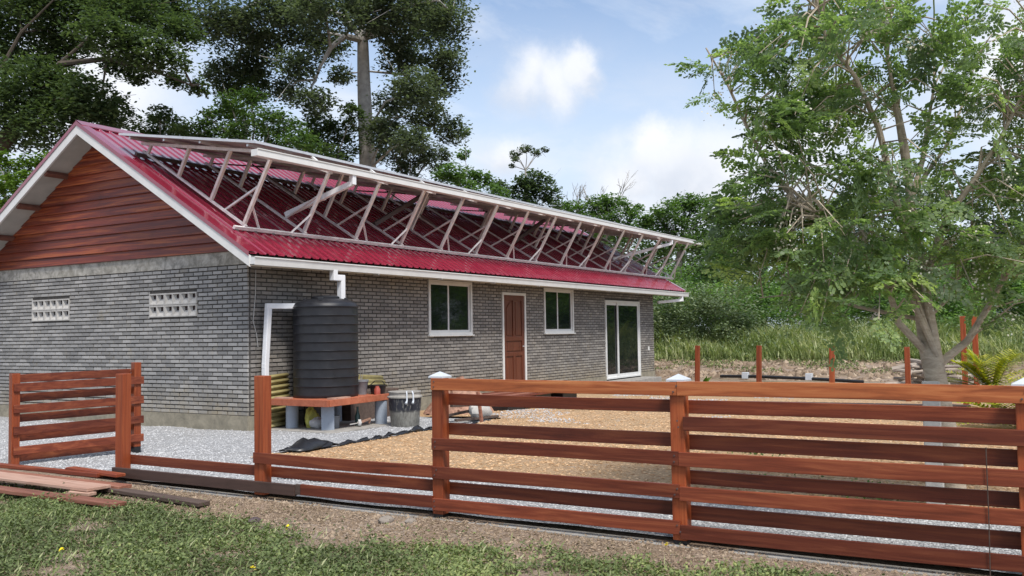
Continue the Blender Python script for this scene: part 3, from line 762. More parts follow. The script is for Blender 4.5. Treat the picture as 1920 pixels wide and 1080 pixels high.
for (y0, y1, o0, o1) in ((-.71, -.70, 0, .098), (-.70, -.59, 0, .01), (-.59, -.58, 0, .098), (-.722, -.698, .096, .11)):
    g.add([(x0,y0,gz_(x0)+o0),(x1,y0,gz_(x1)+o0),(x1,y1,gz_(x1)+o0),(x0,y1,gz_(x0)+o0),(x0,y0,gz_(x0)+o1),(x1,y0,gz_(x1)+o1),(x1,y1,gz_(x1)+o1),(x0,y1,gz_(x0)+o1)],
          [(0,3,2,1),(4,5,6,7),(0,1,5,4),(1,2,6,5),(2,3,7,6),(3,0,4,7)])
g.box(x0-.006, x0, -.71, -.58, za, za+.098); g.box(x1, x1+.006, -.71, -.58, zb_, zb_+.098)
gt = g.build('gutter', 'white_paint', rack)
for X in np.arange(.9, 19.2, 1.45):
    MB().bar((X, -.64, gz_(X)+.10), (X, -.50, zpan(-.50)-.05), .05, .03).build('gutter_bracket', 'white_paint', gt)
    MB().bar((X+.4, -.58, gz_(X)-.01), (X+.1, -.1, zup(-.1)-.03), .03, .04).build('gutter_bracket', 'galv', gt)
def rpipe(x, xe, ye):
    m = MB(); t = Vector((x, -.645, gz_(x))); b = Vector((xe, ye, zr_(ye)+.17)); k_ = t+Vector((0, 0, -.13))
    m.bar(t, k_-Vector((0, 0, .03)), .09, .09, up=(0, 1, 0)); m.bar(k_, b, .085, .085); d = (b-k_)
    m.bar(k_+d*.42, k_+d*.46, .10, .10); return m.build('downpipe', 'pvc', rack, bevel=.006)
rpipe(1.72, 1.40, .58); rpipe(16.35, 15.05, .72)
MB().bar((5.64, .83, 4.40), (4.18, .93, 3.66), .08, .08).build('downpipe', 'galv_dark', rack); MB().bar((11.59, 1.14, 4.48), (10.04, 1.16, 3.80), .08, .08).build('downpipe', 'galv_dark', rack)  # diagonal braces under the panels, their shade put into the dark colour

# ------------------------------------------------------------------ fence
fence = empty('timber_fence', (-3.9, -6.4, 0), 'red brown timber fence of alternating rails with white capped posts', 'fence')
PX0, PX1 = -3.93, -3.83
POSTS = [(-2.35, 0), (-4.38, 0), (-6.40, 1), (-8.45, 1), (-10.57, 1), (-12.6, 1)]
for i, (y, cap) in enumerate(POSTS):
    top = 1.09 if i < 2 else 1.095; hw = .062 if i < 2 else .052
    o = box_part('post', 'wood_z', fence, PX0, PX1, y-hw, y+hw, .0 if i else .03, top, .006)
    if cap:
        m = MB(); c = (-3.88, y); r = .068
        m.add([(c[0]-r,c[1]-r,top),(c[0]+r,c[1]-r,top),(c[0]+r,c[1]+r,top),(c[0]-r,c[1]+r,top),(c[0]-r,c[1]-r,top+.014),(c[0]+r,c[1]-r,top+.014),(c[0]+r,c[1]+r,top+.014),(c[0]-r,c[1]+r,top+.014),(c[0],c[1],top+.052)],
              [(0,3,2,1),(0,1,5,4),(1,2,6,5),(2,3,7,6),(3,0,4,7),(4,5,8),(5,6,8),(6,7,8),(7,4,8)])
        m.build('post_cap', 'cap_white', fence)
    if i > 1: box_part('post_foot', 'black_plastic', fence, PX0+.004, PX1-.004, y-hw+.004, y+hw-.004, -.2, -.001)
def rail(y0, y1, z0, z1, front=True, mat=None, t=.026, tilt=0.):
    mat = mat or ('wood_y' if front else 'wood_y_shaded')
    X0 = PX0-t if front else PX1; X1 = PX0-.001 if front else PX1+t
    if not front: X0 += .001
    ym = (y0+y1)/2; zm = (z0+z1)/2; m = MB(); n = 5
    vs = []; sag = random.uniform(-.006, .004); w0 = random.uniform(-.004, .004)
    for i in range(n+1):
        s = i/n; y = y0+(y1-y0)*s; dz = sag*math.sin(math.pi*s)+tilt*(s-.5); dx = 0
        vs += [(X0+dx, y, z0+dz), (X1+dx, y, z0+dz), (X1+dx, y, z1+dz+w0*math.sin(2.2*s)), (X0+dx, y, z1+dz+w0*math.sin(2.2*s))]
    fs = [(0, 1, 2, 3), tuple(4*n+q for q in (3, 2, 1, 0))]
    for i in range(n):
        a = 4*i
        for q in range(4): fs.append((a+q, a+4+q, a+4+(q+1) % 4, a+(q+1) % 4))
    m.add(vs, fs); return m.build('rail', mat, fence, bevel=.003, at=((X0+X1)/2, ym, zm))
YA, YB, YC, YD = -6.36, -8.48, -10.62, -12.65
# front faces
rail(YA, YB+.02, .998, 1.094, mat='wood_top'); rail(YB+.018, YC, .998, 1.096, mat='wood_top'); rail(YC-.002, YD, .998, 1.095, mat='wood_top')
rail(-8.50, YC, .755, .853, tilt=-.006); rail(YC-.002, YD, .752, .85)
rail(YA, YB+.02, .516, .612); rail(YB+.018, YC, .515, .612, tilt=.004); rail(YC-.002, YD, .515, .61)
rail(-4.33, YA, .292, .388); rail(YA-.002, YB+.02, .29, .386, tilt=.006); rail(YB+.018, YC, .287, .384, tilt=.02); rail(YC-.002, YD, .27, .365)
rail(-4.92, YA, .048, .142, tilt=.008); rail(YA-.002, YB+.02, .040, .135, tilt=.01); rail(YB+.018, YC, .026, .122, tilt=.02); rail(YC-.002, YD, .01, .105)
# rear faces
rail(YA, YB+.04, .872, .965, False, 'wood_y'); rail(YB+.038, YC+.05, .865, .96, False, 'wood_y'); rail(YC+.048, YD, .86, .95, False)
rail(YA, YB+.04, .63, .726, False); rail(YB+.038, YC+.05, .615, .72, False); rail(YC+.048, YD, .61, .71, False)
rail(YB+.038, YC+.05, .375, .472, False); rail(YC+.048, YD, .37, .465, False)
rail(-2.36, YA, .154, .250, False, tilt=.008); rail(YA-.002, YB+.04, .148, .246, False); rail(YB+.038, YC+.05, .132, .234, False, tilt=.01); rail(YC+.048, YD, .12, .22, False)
m = MB(); m.box(PX0-.04, PX0-.001, -4.86, -2.29, .03, .128); m.build('ground_beam', 'dark_beam', fence, bevel=.004)
MB().box(PX0-.03, PX0-.002, -4.918, -4.862, .045, .135).build('splice_block', 'plank_grey', fence)
cd = MB(); cd.tube([(-3.968, -10.36, .74), (-3.966, -10.36, .3), (-3.968, -10.355, -.05)], .0035, 5); cd.build('string', 'plank_grey', fence)
nail = MB().tube([(-.004, 0, 0), (.002, 0, 0)], .006, 8).mesh('nail', 'galv_dark')
for y in (-6.40, -8.45, -10.57):
    for z0, z1 in ((.998, 1.094), (.755, .853), (.516, .612), (.29, .386), (.04, .135)):
        if y > -8 and z0 == .755: continue
        for q in (.28, .72):
            o = bpy.data.objects.new('nail', nail); COL.objects.link(o); o.parent = fence
            o.location = Vector((PX0-.0275, y+random.uniform(-.02, .02), z0+(z1-z0)*q)) - wloc(fence)
# gate leaf swung open into the yard
gate = empty('gate', (-3.1, -.45, 0), 'open slatted red timber gate leaf standing on the gravel', 'gate')
A, B = Vector((-3.83, -.30, 0)), Vector((-2.41, -.58, 0)); gd = (B-A).normalized(); gn = Vector((gd.y, -gd.x, 0))
if gn.y > 0: gn = -gn
for P_, h in ((A, 1.07), (B, 1.15)):
    MB().bar(P_+Vector((0, 0, .02 if h < 1.1 else .08)), P_+Vector((0, 0, h)), .10, .09, up=gd).build('post', 'wood_z', gate, bevel=.005)
MB().bar(B+Vector((0, 0, -.02)), B+Vector((0, 0, .079)), .095, .085, up=gd).build('post_foot', 'black_plastic', gate)
for z0, z1, fr in ((.96, 1.055, 0), (.86, .955, 1), (.735, .828, 0), (.612, .706, 1), (.498, .588, 0), (.362, .456, 1), (.272, .36, 0), (.132, .226, 1), (.038, .128, 0)):
    o = gn*(.061 if fr else -.061); e = .0 if fr else .03
    a0 = A+o-gd*(.03 if fr else -.045)+Vector((0, 0, (z0+z1)/2)); b0 = B+o+gd*(.07 if fr else -.045)+Vector((0, 0, (z0+z1)/2+.015))
    MB().bar(a0, b0, .026, z1-z0).build('rail', 'wood_x' if fr else 'wood_x_shaded', gate, bevel=.003)

# ------------------------------------------------------------------ water tank on its stand
st = empty('tank_stand', (1.05, -.75, 0), 'low stand of red planks on grey pipe legs under the black tank', 'stand')
for nm, (x, y, sq) in enumerate(((.56, -.38, 0), (.58, -1.10, 1), (1.66, -1.26, 0), (1.66, -.3, 0))):
    if sq: MB().bar((x, y, -.02), (x, y, .392), .19, .19, up=(1, 1, 0)).build('leg', 'pipe_blue', st, bevel=.006)
    else: MB().lathe((x, y, -.02), [(.098, 0), (.098, .41)], 28).build('leg', 'pipe_blue', st, smooth=True)
for i, yy in enumerate((-1.24, -1.08, -.92, -.76, -.60, -.44, -.28)):
    box_part('plank', 'stand_wood', st, .34+.01*(i % 2), 1.82-.02*(i % 3), yy-.075, yy+.075, .445, .487, .004)
for xx in (.40, 1.72): box_part('bearer', 'stand_wood', st, xx-.03, xx+.03, -1.31, -.2, .396, .443, .004)
MB().bar((.34, -1.342, .44), (1.85, -1.342, .452), .05, .10).build('fascia_plank', 'stand_wood', st, bevel=.004); MB().bar((.312, -1.36, .44), (.312, -.16, .44), .05, .10).build('fascia_plank', 'stand_wood', st, bevel=.004)
box_part('offcut', 'plank_pale', st, .36, .46, -.5, -.2, .488, .51); MB().bar((.45, -1.25, .50), (.85, -1.28, .50), .10, .024).build('offcut', 'plank_pale', st)
sl = box_part('pad_slab', 'concrete', st, .24, 1.95, -1.5, -.05, -.06, .022, .01)
tank = empty('water_tank', (1.03, -.66, .488), 'ribbed black plastic water tank standing by the corner of the house', 'water tank')
pr = [(.0, 0), (.50, 0), (.512, .02)]; z = .05
for i in range(10):
    pr += [(.512, z), (.508, z+.06), (.512, z+.118), (.524, z+.124), (.526, z+.131), (.514, z+.136)]; z += .138
pr += [(.508, z+.02), (.49, z+.05), (.40, z+.09), (.30, z+.118), (.28, z+.125), (0, z+.125)]
MB().lathe((1.03, -.66, .488), pr, 56, cap=False).build('body', 'tank_black', tank, smooth=True)
zt_ = .488+z+.125
MB().lathe((1.0, -.68, zt_-.005), [(0, 0), (.20, 0), (.225, .012), (.225, .035), (.20, .05), (.12, .058), (0, .06)], 40, cap=False).build('lid', 'tank_black', tank, smooth=True)
for k in range(4):
    t = k*math.pi/2+.5; MB().bar((1.03+.33*math.cos(t), -.66+.33*math.sin(t), zt_-.07), (1.03+.33*math.cos(t), -.66+.33*math.sin(t), zt_+.012), .09, .05, up=(math.cos(t), math.sin(t), 0)).build('lug', 'tank_black', tank, bevel=.01)
op = empty('overflow_pipe', (.27, -.13, 0), 'white square drain pipe bent from the tank top down by the corner', 'pipe')
pipe('pipe_run', [(.66, -.34, 1.93), (.29, -.15, 1.93), (.24, -.13, 1.0), (.24, -.13, .03)], .085, 'pvc', op)

# ------------------------------------------------------------------ things about the tank
def corr_sheet(name, o, ux, uy, n, w, label, cat='sheet', wave_along='u', amp=.022, pitch=.085):
    """corrugated sheet spanned by vectors ux, uy from o; waves run along ux or uy"""
    o, ux, uy = Vector(o), Vector(ux), Vector(uy); nn = ux.cross(uy).normalized(); m = MB(); k = int(max(ux.length if wave_along == 'u' else uy.length, .1)/pitch*8)
    vs = []
    for i in range(k+1):
        s = i/k; h = nn*amp*math.sin(s*k/8*2*math.pi)
        p0 = o+ux*s if wave_along == 'u' else o+uy*s; e = uy if wave_along == 'u' else ux
        vs += [p0+h, p0+h+e*.5+nn*.004, p0+h+e]
    fs = []
    for i in range(k):
        for j in (0, 1): fs.append((3*i+j, 3*i+j+1, 3*i+j+4, 3*i+j+3))
    m.add(vs, fs); ob = m.build(name, 'corr_yellow', None, smooth=True, at=o); s_ = ob.modifiers.new('thick', 'SOLIDIFY'); s_.thickness = .004
    return tag(ob, label, cat)
corr_sheet('corrugated_sheet', (.26, -.10, .02), (.55, -.02, .03), (.0, .07, .82), 0, 0, 'yellowed corrugated sheet leaning on the wall left of the tank', wave_along='v')
corr_sheet('corrugated_sheet', (1.75, -.16, .62), (1.45, 0, -.10), (.0, .13, .20), 0, 0, 'yellowed corrugated sheet lying against the wall right of the tank', wave_along='v', amp=.014)
box_part('prop_crate', 'plank_grey', None, 1.8, 3.1, -.5, -.08, 0, .5, .01)
bpy.data.objects['prop_crate'].name = 'wooden_crate'; tag(bpy.data.objects['wooden_crate'], 'weathered grey crate under the yellowed sheet by the wall', 'crate')
bn = empty('waste_bin', (1.62, -1.78, 0), 'dark round bin spattered with cement, with a white rim', 'bin')
MB().lathe((1.62, -1.78, 0), [(.215, 0), (.225, .02), (.24, .25), (.245, .255), (.26, .44), (.262, .46)], 40).build('body', 'bin', bn, smooth=True)
MB().lathe((1.62, -1.78, 0), [(.262, .455), (.278, .458), (.28, .475), (.268, .483), (.25, .50), (.25, .535), (.262, .54), (.262, .555), (.0, .56)], 40, cap=False).build('lid', 'concrete', bn, smooth=True)
for t in (.35, -.02):
    a_ = -2.35+t; c_, s_ = math.cos(a_), math.sin(a_)
    MB().tube([(1.62+.24*c_, -1.78+.24*s_, .562), (1.62+.275*c_, -1.78+.275*s_, .53), (1.62+.285*c_, -1.78+.285*s_, .42), (1.62+.30*c_-.03, -1.78+.30*s_, .38)], [.012, .012, .014, .02], 8).build('strap', 'cap_white', bn, smooth=True)
def pot(name, c, prof, mat, label, cat, n=28):
    e = empty(name, c, label, cat); MB().lathe(c, prof, n, cap=False).build('body', mat, e, smooth=True); return e
pt = pot('plant_pot', (1.58, -.92, .487), [(0, 0), (.085, 0), (.11, .2), (.12, .21), (.12, .24), (.105, .24), (.10, .20), (0, .2)], 'grey_bucket', 'grey brown plant pot on the planks right of the tank', 'pot')
MB().tube([(1.58, -.92, .66), (1.57, -.91, .82), (1.54, -.93, .95)], [.008, .006, .003], 5).build('stem', 'bark_grey', pt)
MB().tube([(1.58, -.92, .70), (1.62, -.93, .84), (1.65, -.91, .93)], [.006, .005, .003], 5).build('stem', 'bark_grey', pt)
bk = pot('bucket', (1.76, -1.12, .487), [(0, 0), (.11, 0), (.135, .13), (.145, .135), (.145, .15), (.125, .15), (.12, .05), (0, .04)], 'black_plastic', 'black bucket with raised handle on the stand by the bin', 'bucket')
MB().tube([(1.70, -1.12+.13, .62), (1.74, -1.12+.05, .70), (1.80, -1.12-.06, .70), (1.80, -1.12-.12, .62)], .008, 6).build('handle', 'black_plastic', bk, smooth=True)
pot('jug', (1.62, -1.22, .487), [(0, 0), (.05, 0), (.05, .09), (.03, .12), (.03, .14), (0, .14)], 'red_plastic', 'small red jug beside the black bucket', 'jug', 20)
pot('bucket', (.80, -1.02, .02), [(0, 0), (.085, 0), (.10, .17), (.108, .175), (.108, .195), (.09, .195), (.085, .03), (0, .03)], 'grey_bucket', 'grey bucket under the stand beside the middle leg', 'bucket')
def sack(name, c, r, mat, label, cat, sq=(1, 1, 1), seed=0):
    m = MB(); n, k = 16, 9; vs = []; fs = []
    for i in range(k+1):
        th = math.pi*i/k
        for j in range(n):
            ph = 2*math.pi*j/n; w = 1+.16*math.sin(3*ph+seed)*math.sin(2*th+seed)+.10*math.sin(7*ph+5*th+seed)
            vs.append((c[0]+r*w*sq[0]*math.sin(th)*math.cos(ph), c[1]+r*w*sq[1]*math.sin(th)*math.sin(ph), max(c[2]-r*sq[2]*.8, c[2]+r*w*sq[2]*math.cos(th))))
    for i in range(k):
        for j in range(n): fs.append((i*n+j, (i+1)*n+j, (i+1)*n+(j+1) % n, i*n+(j+1) % n))
    m.add(vs, fs); o = m.build(name, mat, None, smooth=True, at=c); return tag(o, label, cat)
sack('feed_sack', (.74, -.62, .14), .16, 'yellow_bag', 'slumped yellow sack under the tank stand', 'sack', (.7, .7, 1.1), 1)
sack('cement_sack', (.70, -.78, .09), .13, 'white_bag', 'whitish crumpled sack under the stand below the yellow one', 'sack', (1, .9, .7), 2)
e = empty('bottle', (1.25, -1.12, .02), 'dark green bottle standing under the tank stand', 'bottle')
MB().lathe((1.25, -1.12, .02), [(0, 0), (.038, 0), (.04, .16), (.02, .22), (.016, .28), (.02, .285), (.018, .3), (0, .3)], 20, cap=False).build('body', 'bottle', e, smooth=True)
e = empty('trolley', (1.3, -1.25, .02), 'small wheeled metal trolley lying under the stand', 'trolley')
MB().tube([(1.10, -1.26, .08), (1.13, -1.29, .08)], .055, 18).build('wheel', 'white_bag', e); MB().tube([(1.09, -1.25, .08), (1.14, -1.30, .08)], .02, 10).build('hub', 'concrete_pale', e)
MB().bar((1.12, -1.26, .08), (1.42, -1.24, .12), .03, .03).build('frame', 'rubble', e); MB().bar((1.42, -1.24, .12), (1.40, -1.22, .05), .03, .03).build('frame', 'rubble', e); MB().bar((.95, -1.22, .07), (1.12, -1.26, .08), .015, .015).build('axle', 'wire', e)
box_part('shade_sheet', 'black_plastic', None, .9, 1.55, -.34, -.30, .02, .39); tag(bpy.data.objects['shade_sheet'], 'black sheet standing in for the dark void under the stand', 'board')  # black sheet puts the shade of the void under the stand into colour
# black plastic membrane edging, crumpled
def membrane(name, pts, w, seed, label, hh):
    m = MB(); vs = []; fs = []; n = len(pts); k = 6; r_ = random.Random(seed)
    for i, (x, y, h) in enumerate(pts):
        for j in range(k):
            s = j/(k-1)-.5; vs.append((x-s*w*.5+r_.uniform(-.02, .02), y+s*w+r_.uniform(-.02, .02), .03+h*max(0, 1-(2*s)**2)*r_.uniform(.65, 1.1)+r_.uniform(0, .008)))
    for i in range(n-1):
        for j in range(k-1): fs.append((i*k+j, (i+1)*k+j, (i+1)*k+j+1, i*k+j+1))
    m.add(vs, fs); o = m.build(name, 'black_plastic', None, smooth=True, at=(pts[0][0], pts[0][1], 0)); s_ = o.modifiers.new('thick', 'SOLIDIFY'); s_.thickness = .003
    return tag(o, label, 'plastic sheet')
P_ = []
for i in range(46):
    x = -1.75+i*.085; h = .03+.025*math.sin(i*1.7)+(.05 if i in (29, 30, 31, 36, 37) else 0); P_.append((x, edge_y(x)+.02*math.sin(i*2.3), max(.012, h)))
membrane('plastic_edging', P_, .09, 3, 'crumpled strip of black plastic edging the shavings bed', .05)
membrane('plastic_sheet', [(-1.72, -2.52, .02), (-1.58, -2.52, .05), (-1.45, -2.5, .10), (-1.32, -2.48, .15), (-1.2, -2.46, .14), (-1.08, -2.46, .09), (-.95, -2.48, .03)], .34, 5, 'folded heap of black plastic at the gravel edge', .1)
membrane('plastic_sheet', [(-3.2, -4.0, .02), (-3.1, -4.3, .035), (-3.05, -4.6, .03), (-2.95, -4.95, .03), (-2.9, -5.3, .01)], .4, 8, 'black plastic sheet lying flat on gravel behind the low fence', .1)

# ------------------------------------------------------------------ loose planks, boards, heaps
def plank(name, p, q, w, h, mat, label, group=None, tilt=(0, 0, 1), cat='plank'):
    c = (Vector(p)+Vector(q))/2; o = MB().bar(p, q, w, h, up=tilt).build(name, mat, None, bevel=.004, at=c); return tag(o, label, cat, group)
plank('plank', (-4.98, -.9, .035), (-4.78, -3.55, -.015), .15, .035, 'plank_pink', 'long reddish plank nearest the grass at the gate')
plank('plank', (-4.55, -.4, .055), (-4.5, -2.85, .035), .26, .03, 'plank_pale', 'wide pale pinkish board in the plank pile by the gate')
plank('plank', (-4.30, -.2, .02), (-4.27, -2.92, .015), .16, .035, 'plank_pink', 'reddish plank behind the wide pale board', )
plank('plank', (-4.12, -.2, .06), (-4.14, -2.35, .075), .08, .04, 'wood_y', 'narrow red batten at the back of the plank pile')
plank('plank', (-4.08, -1.75, .10), (-4.10, -2.62, .085), .11, .03, 'wood_y', 'short red board on top, touching the gate post')
plank('plank', (-4.32, -2.55, .0), (-4.36, -4.15, -.03), .13, .035, 'plank_grey', 'weathered dark board running from the pile beside the fence')
plank('plank', (-4.64, -2.6, .0), (-4.6, -2.9, .0), .09, .03, 'plank_pale', 'short pale offcut at the end of the plank pile')
# stack of boards before the door
for i in range(5):
    plank('board', (4.0, -2.22+i*.20, .30+.004*i), (6.7, -2.28+i*.20, .30), .19, .03, 'plank_pink' if i % 2 else 'wood_x', ['reddish board at the front of the low stack before the door', 'second board of the low stack before the door', 'middle board of the low stack before the door', 'fourth board of the low stack before the door', 'rear board of the low stack, nearest the house wall'][i], 'boards stacked before the door', cat='board')
for X, lb in ((4.3, 'shadow black bearer under the left end of the board stack'), (5.3, 'shadow black bearer under the middle of the board stack'), (6.4, 'shadow black bearer under the right end of the board stack')):
    o = box_part('block', 'black_plastic', None, X-.3, X+.3, -2.25, -1.4, .02, .284, .01); tag(o, lb, 'block')  # bearers coloured black for the shadow beneath the raised boards
plank('stake', (2.39, -2.73, .02), (2.36, -2.68, .52), .045, .045, 'plank_pink', 'thin wooden stake stuck in the shavings behind the fence post', cat='stake', tilt=(1, 0, 0))
sack('crumpled_bag', (2.75, -2.45, .17),   .18, 'concrete_pale', 'crumpled whitish bag among offcuts behind the capped post', 'bag', (1.1, 1.0, .8), 4)
for i, (p, q, lb) in enumerate((((2.2, -2.35, .06), (3.0, -2.65, .07), 'weathered offcut lying before the crumpled bag'), ((2.4, -2.0, .10), (2.9, -2.5, .22), 'weathered offcut propped against the crumpled bag'), ((2.3, -2.2, .28), (3.1, -2.45, .26), 'weathered offcut lying over the crumpled bag'))):
    plank('offcut', p, q, .07, .04, 'plank_grey', lb, cat='offcut')
hp = MB(); r_ = random.Random(4)
for i in range(110):
    a_, d_ = r_.uniform(0, 6.28), r_.random()**.6*.75; x_, y_ = 3.9+d_*math.cos(a_)*1.0, -1.3+d_*math.sin(a_)*.7; z_ = .02+.62*(1-d_/.78)
    s_ = r_.uniform(.03, .07); hp.bar((x_-s_, y_, z_), (x_+s_, y_+r_.uniform(-.04, .04), z_+r_.uniform(-.03, .03)), s_*1.3, s_, up=(r_.uniform(-.4, .4), r_.uniform(-.4, .4), 1))
hp.lathe((3.9, -1.3, -.02), [(.72, 0), (.55, .22), (.3, .45), (.12, .6), (0, .64)], 18, cap=False)
tag(hp.build('rubble_heap', 'rubble', None, at=(3.9, -1.3, 0)), 'heap of broken reddish rubble by the wall behind the post', 'heap')
# timber left of the tree
for i, (p, q, lb, mt) in enumerate((((6.4, -5.2, .05), (6.9, -8.6, .05), 'long reddish board on the ground beyond the fence', 'plank_pink'), ((6.75, -5.6, .09), (7.2, -9.4, .09), 'dark board on top of the reddish one beyond the fence', 'dark_beam'), ((7.3, -6.0, .05), (7.8, -10.4, .05), 'pale board furthest back in the far timber row', 'plank_pale'), ((5.9, -7.5, .05), (6.2, -10.2, .05), 'weathered board lying nearest in the far timber row', 'plank_grey'))):
    plank('board', p, q, .22, .06, mt, lb, cat='board')
# far posts
for i, (x, y, h, w, lb) in enumerate(((11.10, -3.23, 1.08, .10, 'first red post of the far row, nearest the house'), (10.58, -4.86, 1.08, .10, 'second red post of the far row from the house'), (10.04, -6.56, 1.08, .10, 'third red post of the far row from the house'), (8.25, -8.30, 1.08, .09, 'orange red post just left of the moringa trunk'), (7.6, -9.30, 1.62, .085, 'tall dark red post right of the moringa trunk'), (7.75, -9.47, 1.62, .09, 'tall orange red post rightmost of the pair'))):
    o = MB().bar((x, y, -.05), (x+(.02 if i < 3 else 0), y-(.03 if i < 3 else 0), h), w, w, up=(1, 0, 0)).build('fence_post', 'wood_z', None, bevel=.005, at=(x, y, 0)); tag(o, lb, 'post', 'red posts standing along the far side')
ip = empty('irrigation_pipe', (15.6, -3.6, 0), 'black water pipe with white couplings on the ground beyond the posts', 'pipe')
MB().tube([(16.0, -2.2, .10), (15.7, -3.3, .12), (15.5, -4.4, .10), (15.3, -5.3, .08), (15.1, -6.3, .04)], .045, 8).build('pipe_run', 'black_plastic', ip, smooth=True)
for p in ((15.78, -3.0, .13), (15.42, -4.85, .13)): MB().box(p[0]-.08, p[0]+.08, p[1]-.09, p[1]+.09, p[2]-.08, p[2]+.10).build('coupling', 'cap_white', ip, bevel=.01)

# ------------------------------------------------------------------ trees
def clump_leaves(clumps, size, dens, sub=14, spread=.36, flat=.75):
    C = []
    for (x, y, z, r) in clumps:
        n = max(40, int(dens*1.35*r*r)); k = sub
        d = rng.normal(size=(k, 3)); d /= np.linalg.norm(d, axis=1)[:, None]; d *= (r*rng.uniform(.45, 1.0, k))[:, None]; d[:, 2] *= flat
        w = rng.integers(0, k, n); p = d[w] + np.clip(rng.normal(size=(n, 3)), -1.5, 1.5)*r*spread*np.array([1, 1, .55]) * rng.uniform(.3, 1., (n, 1))
        nu = n//2; q = rng.normal(size=(nu, 3)); q /= np.linalg.norm(q, axis=1)[:, None]; q *= (r*1.05*rng.random(nu)**.4)[:, None]*np.array([1, 1, flat])
        p = np.concatenate([p, q]); C.append(p + np.array([x, y, z]))
    C = np.concatenate(C); return C, leaf_quads(C, size, .75)
def tree(name, base, clumps, leafmat, bark, size, dens, label, group=None, trunk=None, tr=(.3, .15), limbs=None, limb_r=.1, sub=14, spread=.36, flat=.75, auto=True, cat='tree', grow=1.):
    root = empty(name, (base[0], base[1], 0), label, cat, group)
    clumps = [(a, b, c, d*grow) for a, b, c, d in clumps]
    C, Q = clump_leaves(clumps, size, dens, sub, spread, flat)
    # leaves differ in tone by sprig rather than one by one
    r = np.clip(.5 + .22*rng.normal(size=len(C)) + .25*hnoise(C[:, 0]*2.2, C[:, 1]*2.2+C[:, 2]*1.9, 1., 3.), 0, 1)
    quads_obj('crown', Q, leafmat, root, r)
    m = MB()
    if trunk is None:
        cx_, cy_ = np.mean([c[0] for c in clumps]), np.mean([c[1] for c in clumps]); zt = np.mean([c[2] for c in clumps])
        trunk = [(base[0], base[1], -.3), (base[0]*.9+cx_*.1, base[1]*.9+cy_*.1, zt*.4), (cx_, cy_, zt*.85)]
    n = len(trunk); m.tube(trunk, [tr[0]+(tr[1]-tr[0])*i/(n-1) for i in range(n)], 10)
    for lb in (limbs or []):
        k = len(lb); m.tube(lb, [limb_r*(1-.75*i/(k-1)) for i in range(k)], 7)
    if auto:
        tips = [Vector(p) for lb in ([trunk]+(limbs or [])) for p in lb[1:]]
        for (x, y, z, r0) in clumps:
            c = Vector((x, y, z)); t = min(tips, key=lambda p: (p-c).length+(1.0 if p.z > z else 0)); mid = t.lerp(c, .55)+Vector((rng.normal()*.15, rng.normal()*.15, .25*r0))
            m.tube([t, mid, c], [limb_r*.42, limb_r*.28, limb_r*.12], 5)
            for _ in range(3):
                e = c+Vector(rng.normal(size=3))*r0*.6; m.tube([c.lerp(mid, .3), e], [limb_r*.15, limb_r*.05], 4)
    m.build('trunk', bark, root, smooth=True); return root
CEIBA = [(17.05,20.46,15.48,1.03),(19.38,21.36,15.46,1.10),(19.05,19.13,16.05,1.18),(21.11,19.34,16.07,1.10),(21.92,18.43,15.11,0.88),(18.04,16.38,12.81,0.74),(18.34,14.85,15.11,1.18),(24.15,17.68,18.48,1.23),(20.66,14.78,15.55,0.98),(21.33,13.24,15.92,1.23),(26.93,15.52,18.38,1.13),(23.91,12.64,15.60,0.83),(25.56,15.52,16.36,1.10),(23.82,13.04,14.04,0.88),(23.90,15.40,14.46,0.88),(21.22,12.49,12.01,0.98),(24.82,13.92,13.17,0.74),(25.14,17.05,12.79,0.78),(23.83,13.99,11.58,0.83),(25.85,14.05,11.21,0.69),(21.34,20.27,13.23,0.69),(18.43,15.86,11.33,0.69),(20.88,22.27,14.48,0.98),(19.38,22.25,13.73,0.83),(21.46,14.59,10.36,0.83),(20.36,12.29,9.64,0.69),(23.80,19.11,14.27,0.54),(22.62,14.86,15.28,0.88),(21.02,21.34,15.52,0.74)]
tree('forest_tree', (22.66, 16.57), CEIBA, 'leaf_haze', 'bark_pale', .185, 900, 'tall tree with straight pale trunk rising above the roof', None,
     [(22.7,16.6,-.3),(22.38,16.29,9.01),(22.27,16.31,10.72),(22.14,16.30,13.17),(22.04,16.26,15.13)], (.44, .25),
     [[(22.04,16.26,15.13),(21.50,17.06,16.13),(20.98,17.89,16.58),(21.15,19.55,16.56),(20.71,20.32,16.15),(21.05,21.73,15.99)],[(22.05,16.27,15.01),(20.85,16.33,14.87),(19.81,16.19,14.04),(19.60,16.62,13.23),(19.52,16.81,12.65)],[(22.07,16.22,15.13),(23.32,16.04,15.64),(24.46,16.15,14.99),(24.69,15.86,13.96),(26.05,15.60,13.18)],[(22.06,16.21,15.25),(21.74,14.76,15.75),(21.55,13.12,15.85),(22.15,12.11,16.06)],[(22.04,16.26,15.13),(21.89,16.37,16.60),(22.08,15.95,17.82)],[(20.98,17.89,16.58),(21.38,20.99,17.90),(21.17,23.32,17.52),(20.50,24.45,17.27)]], .17, spread=.5, sub=20, grow=1.22)
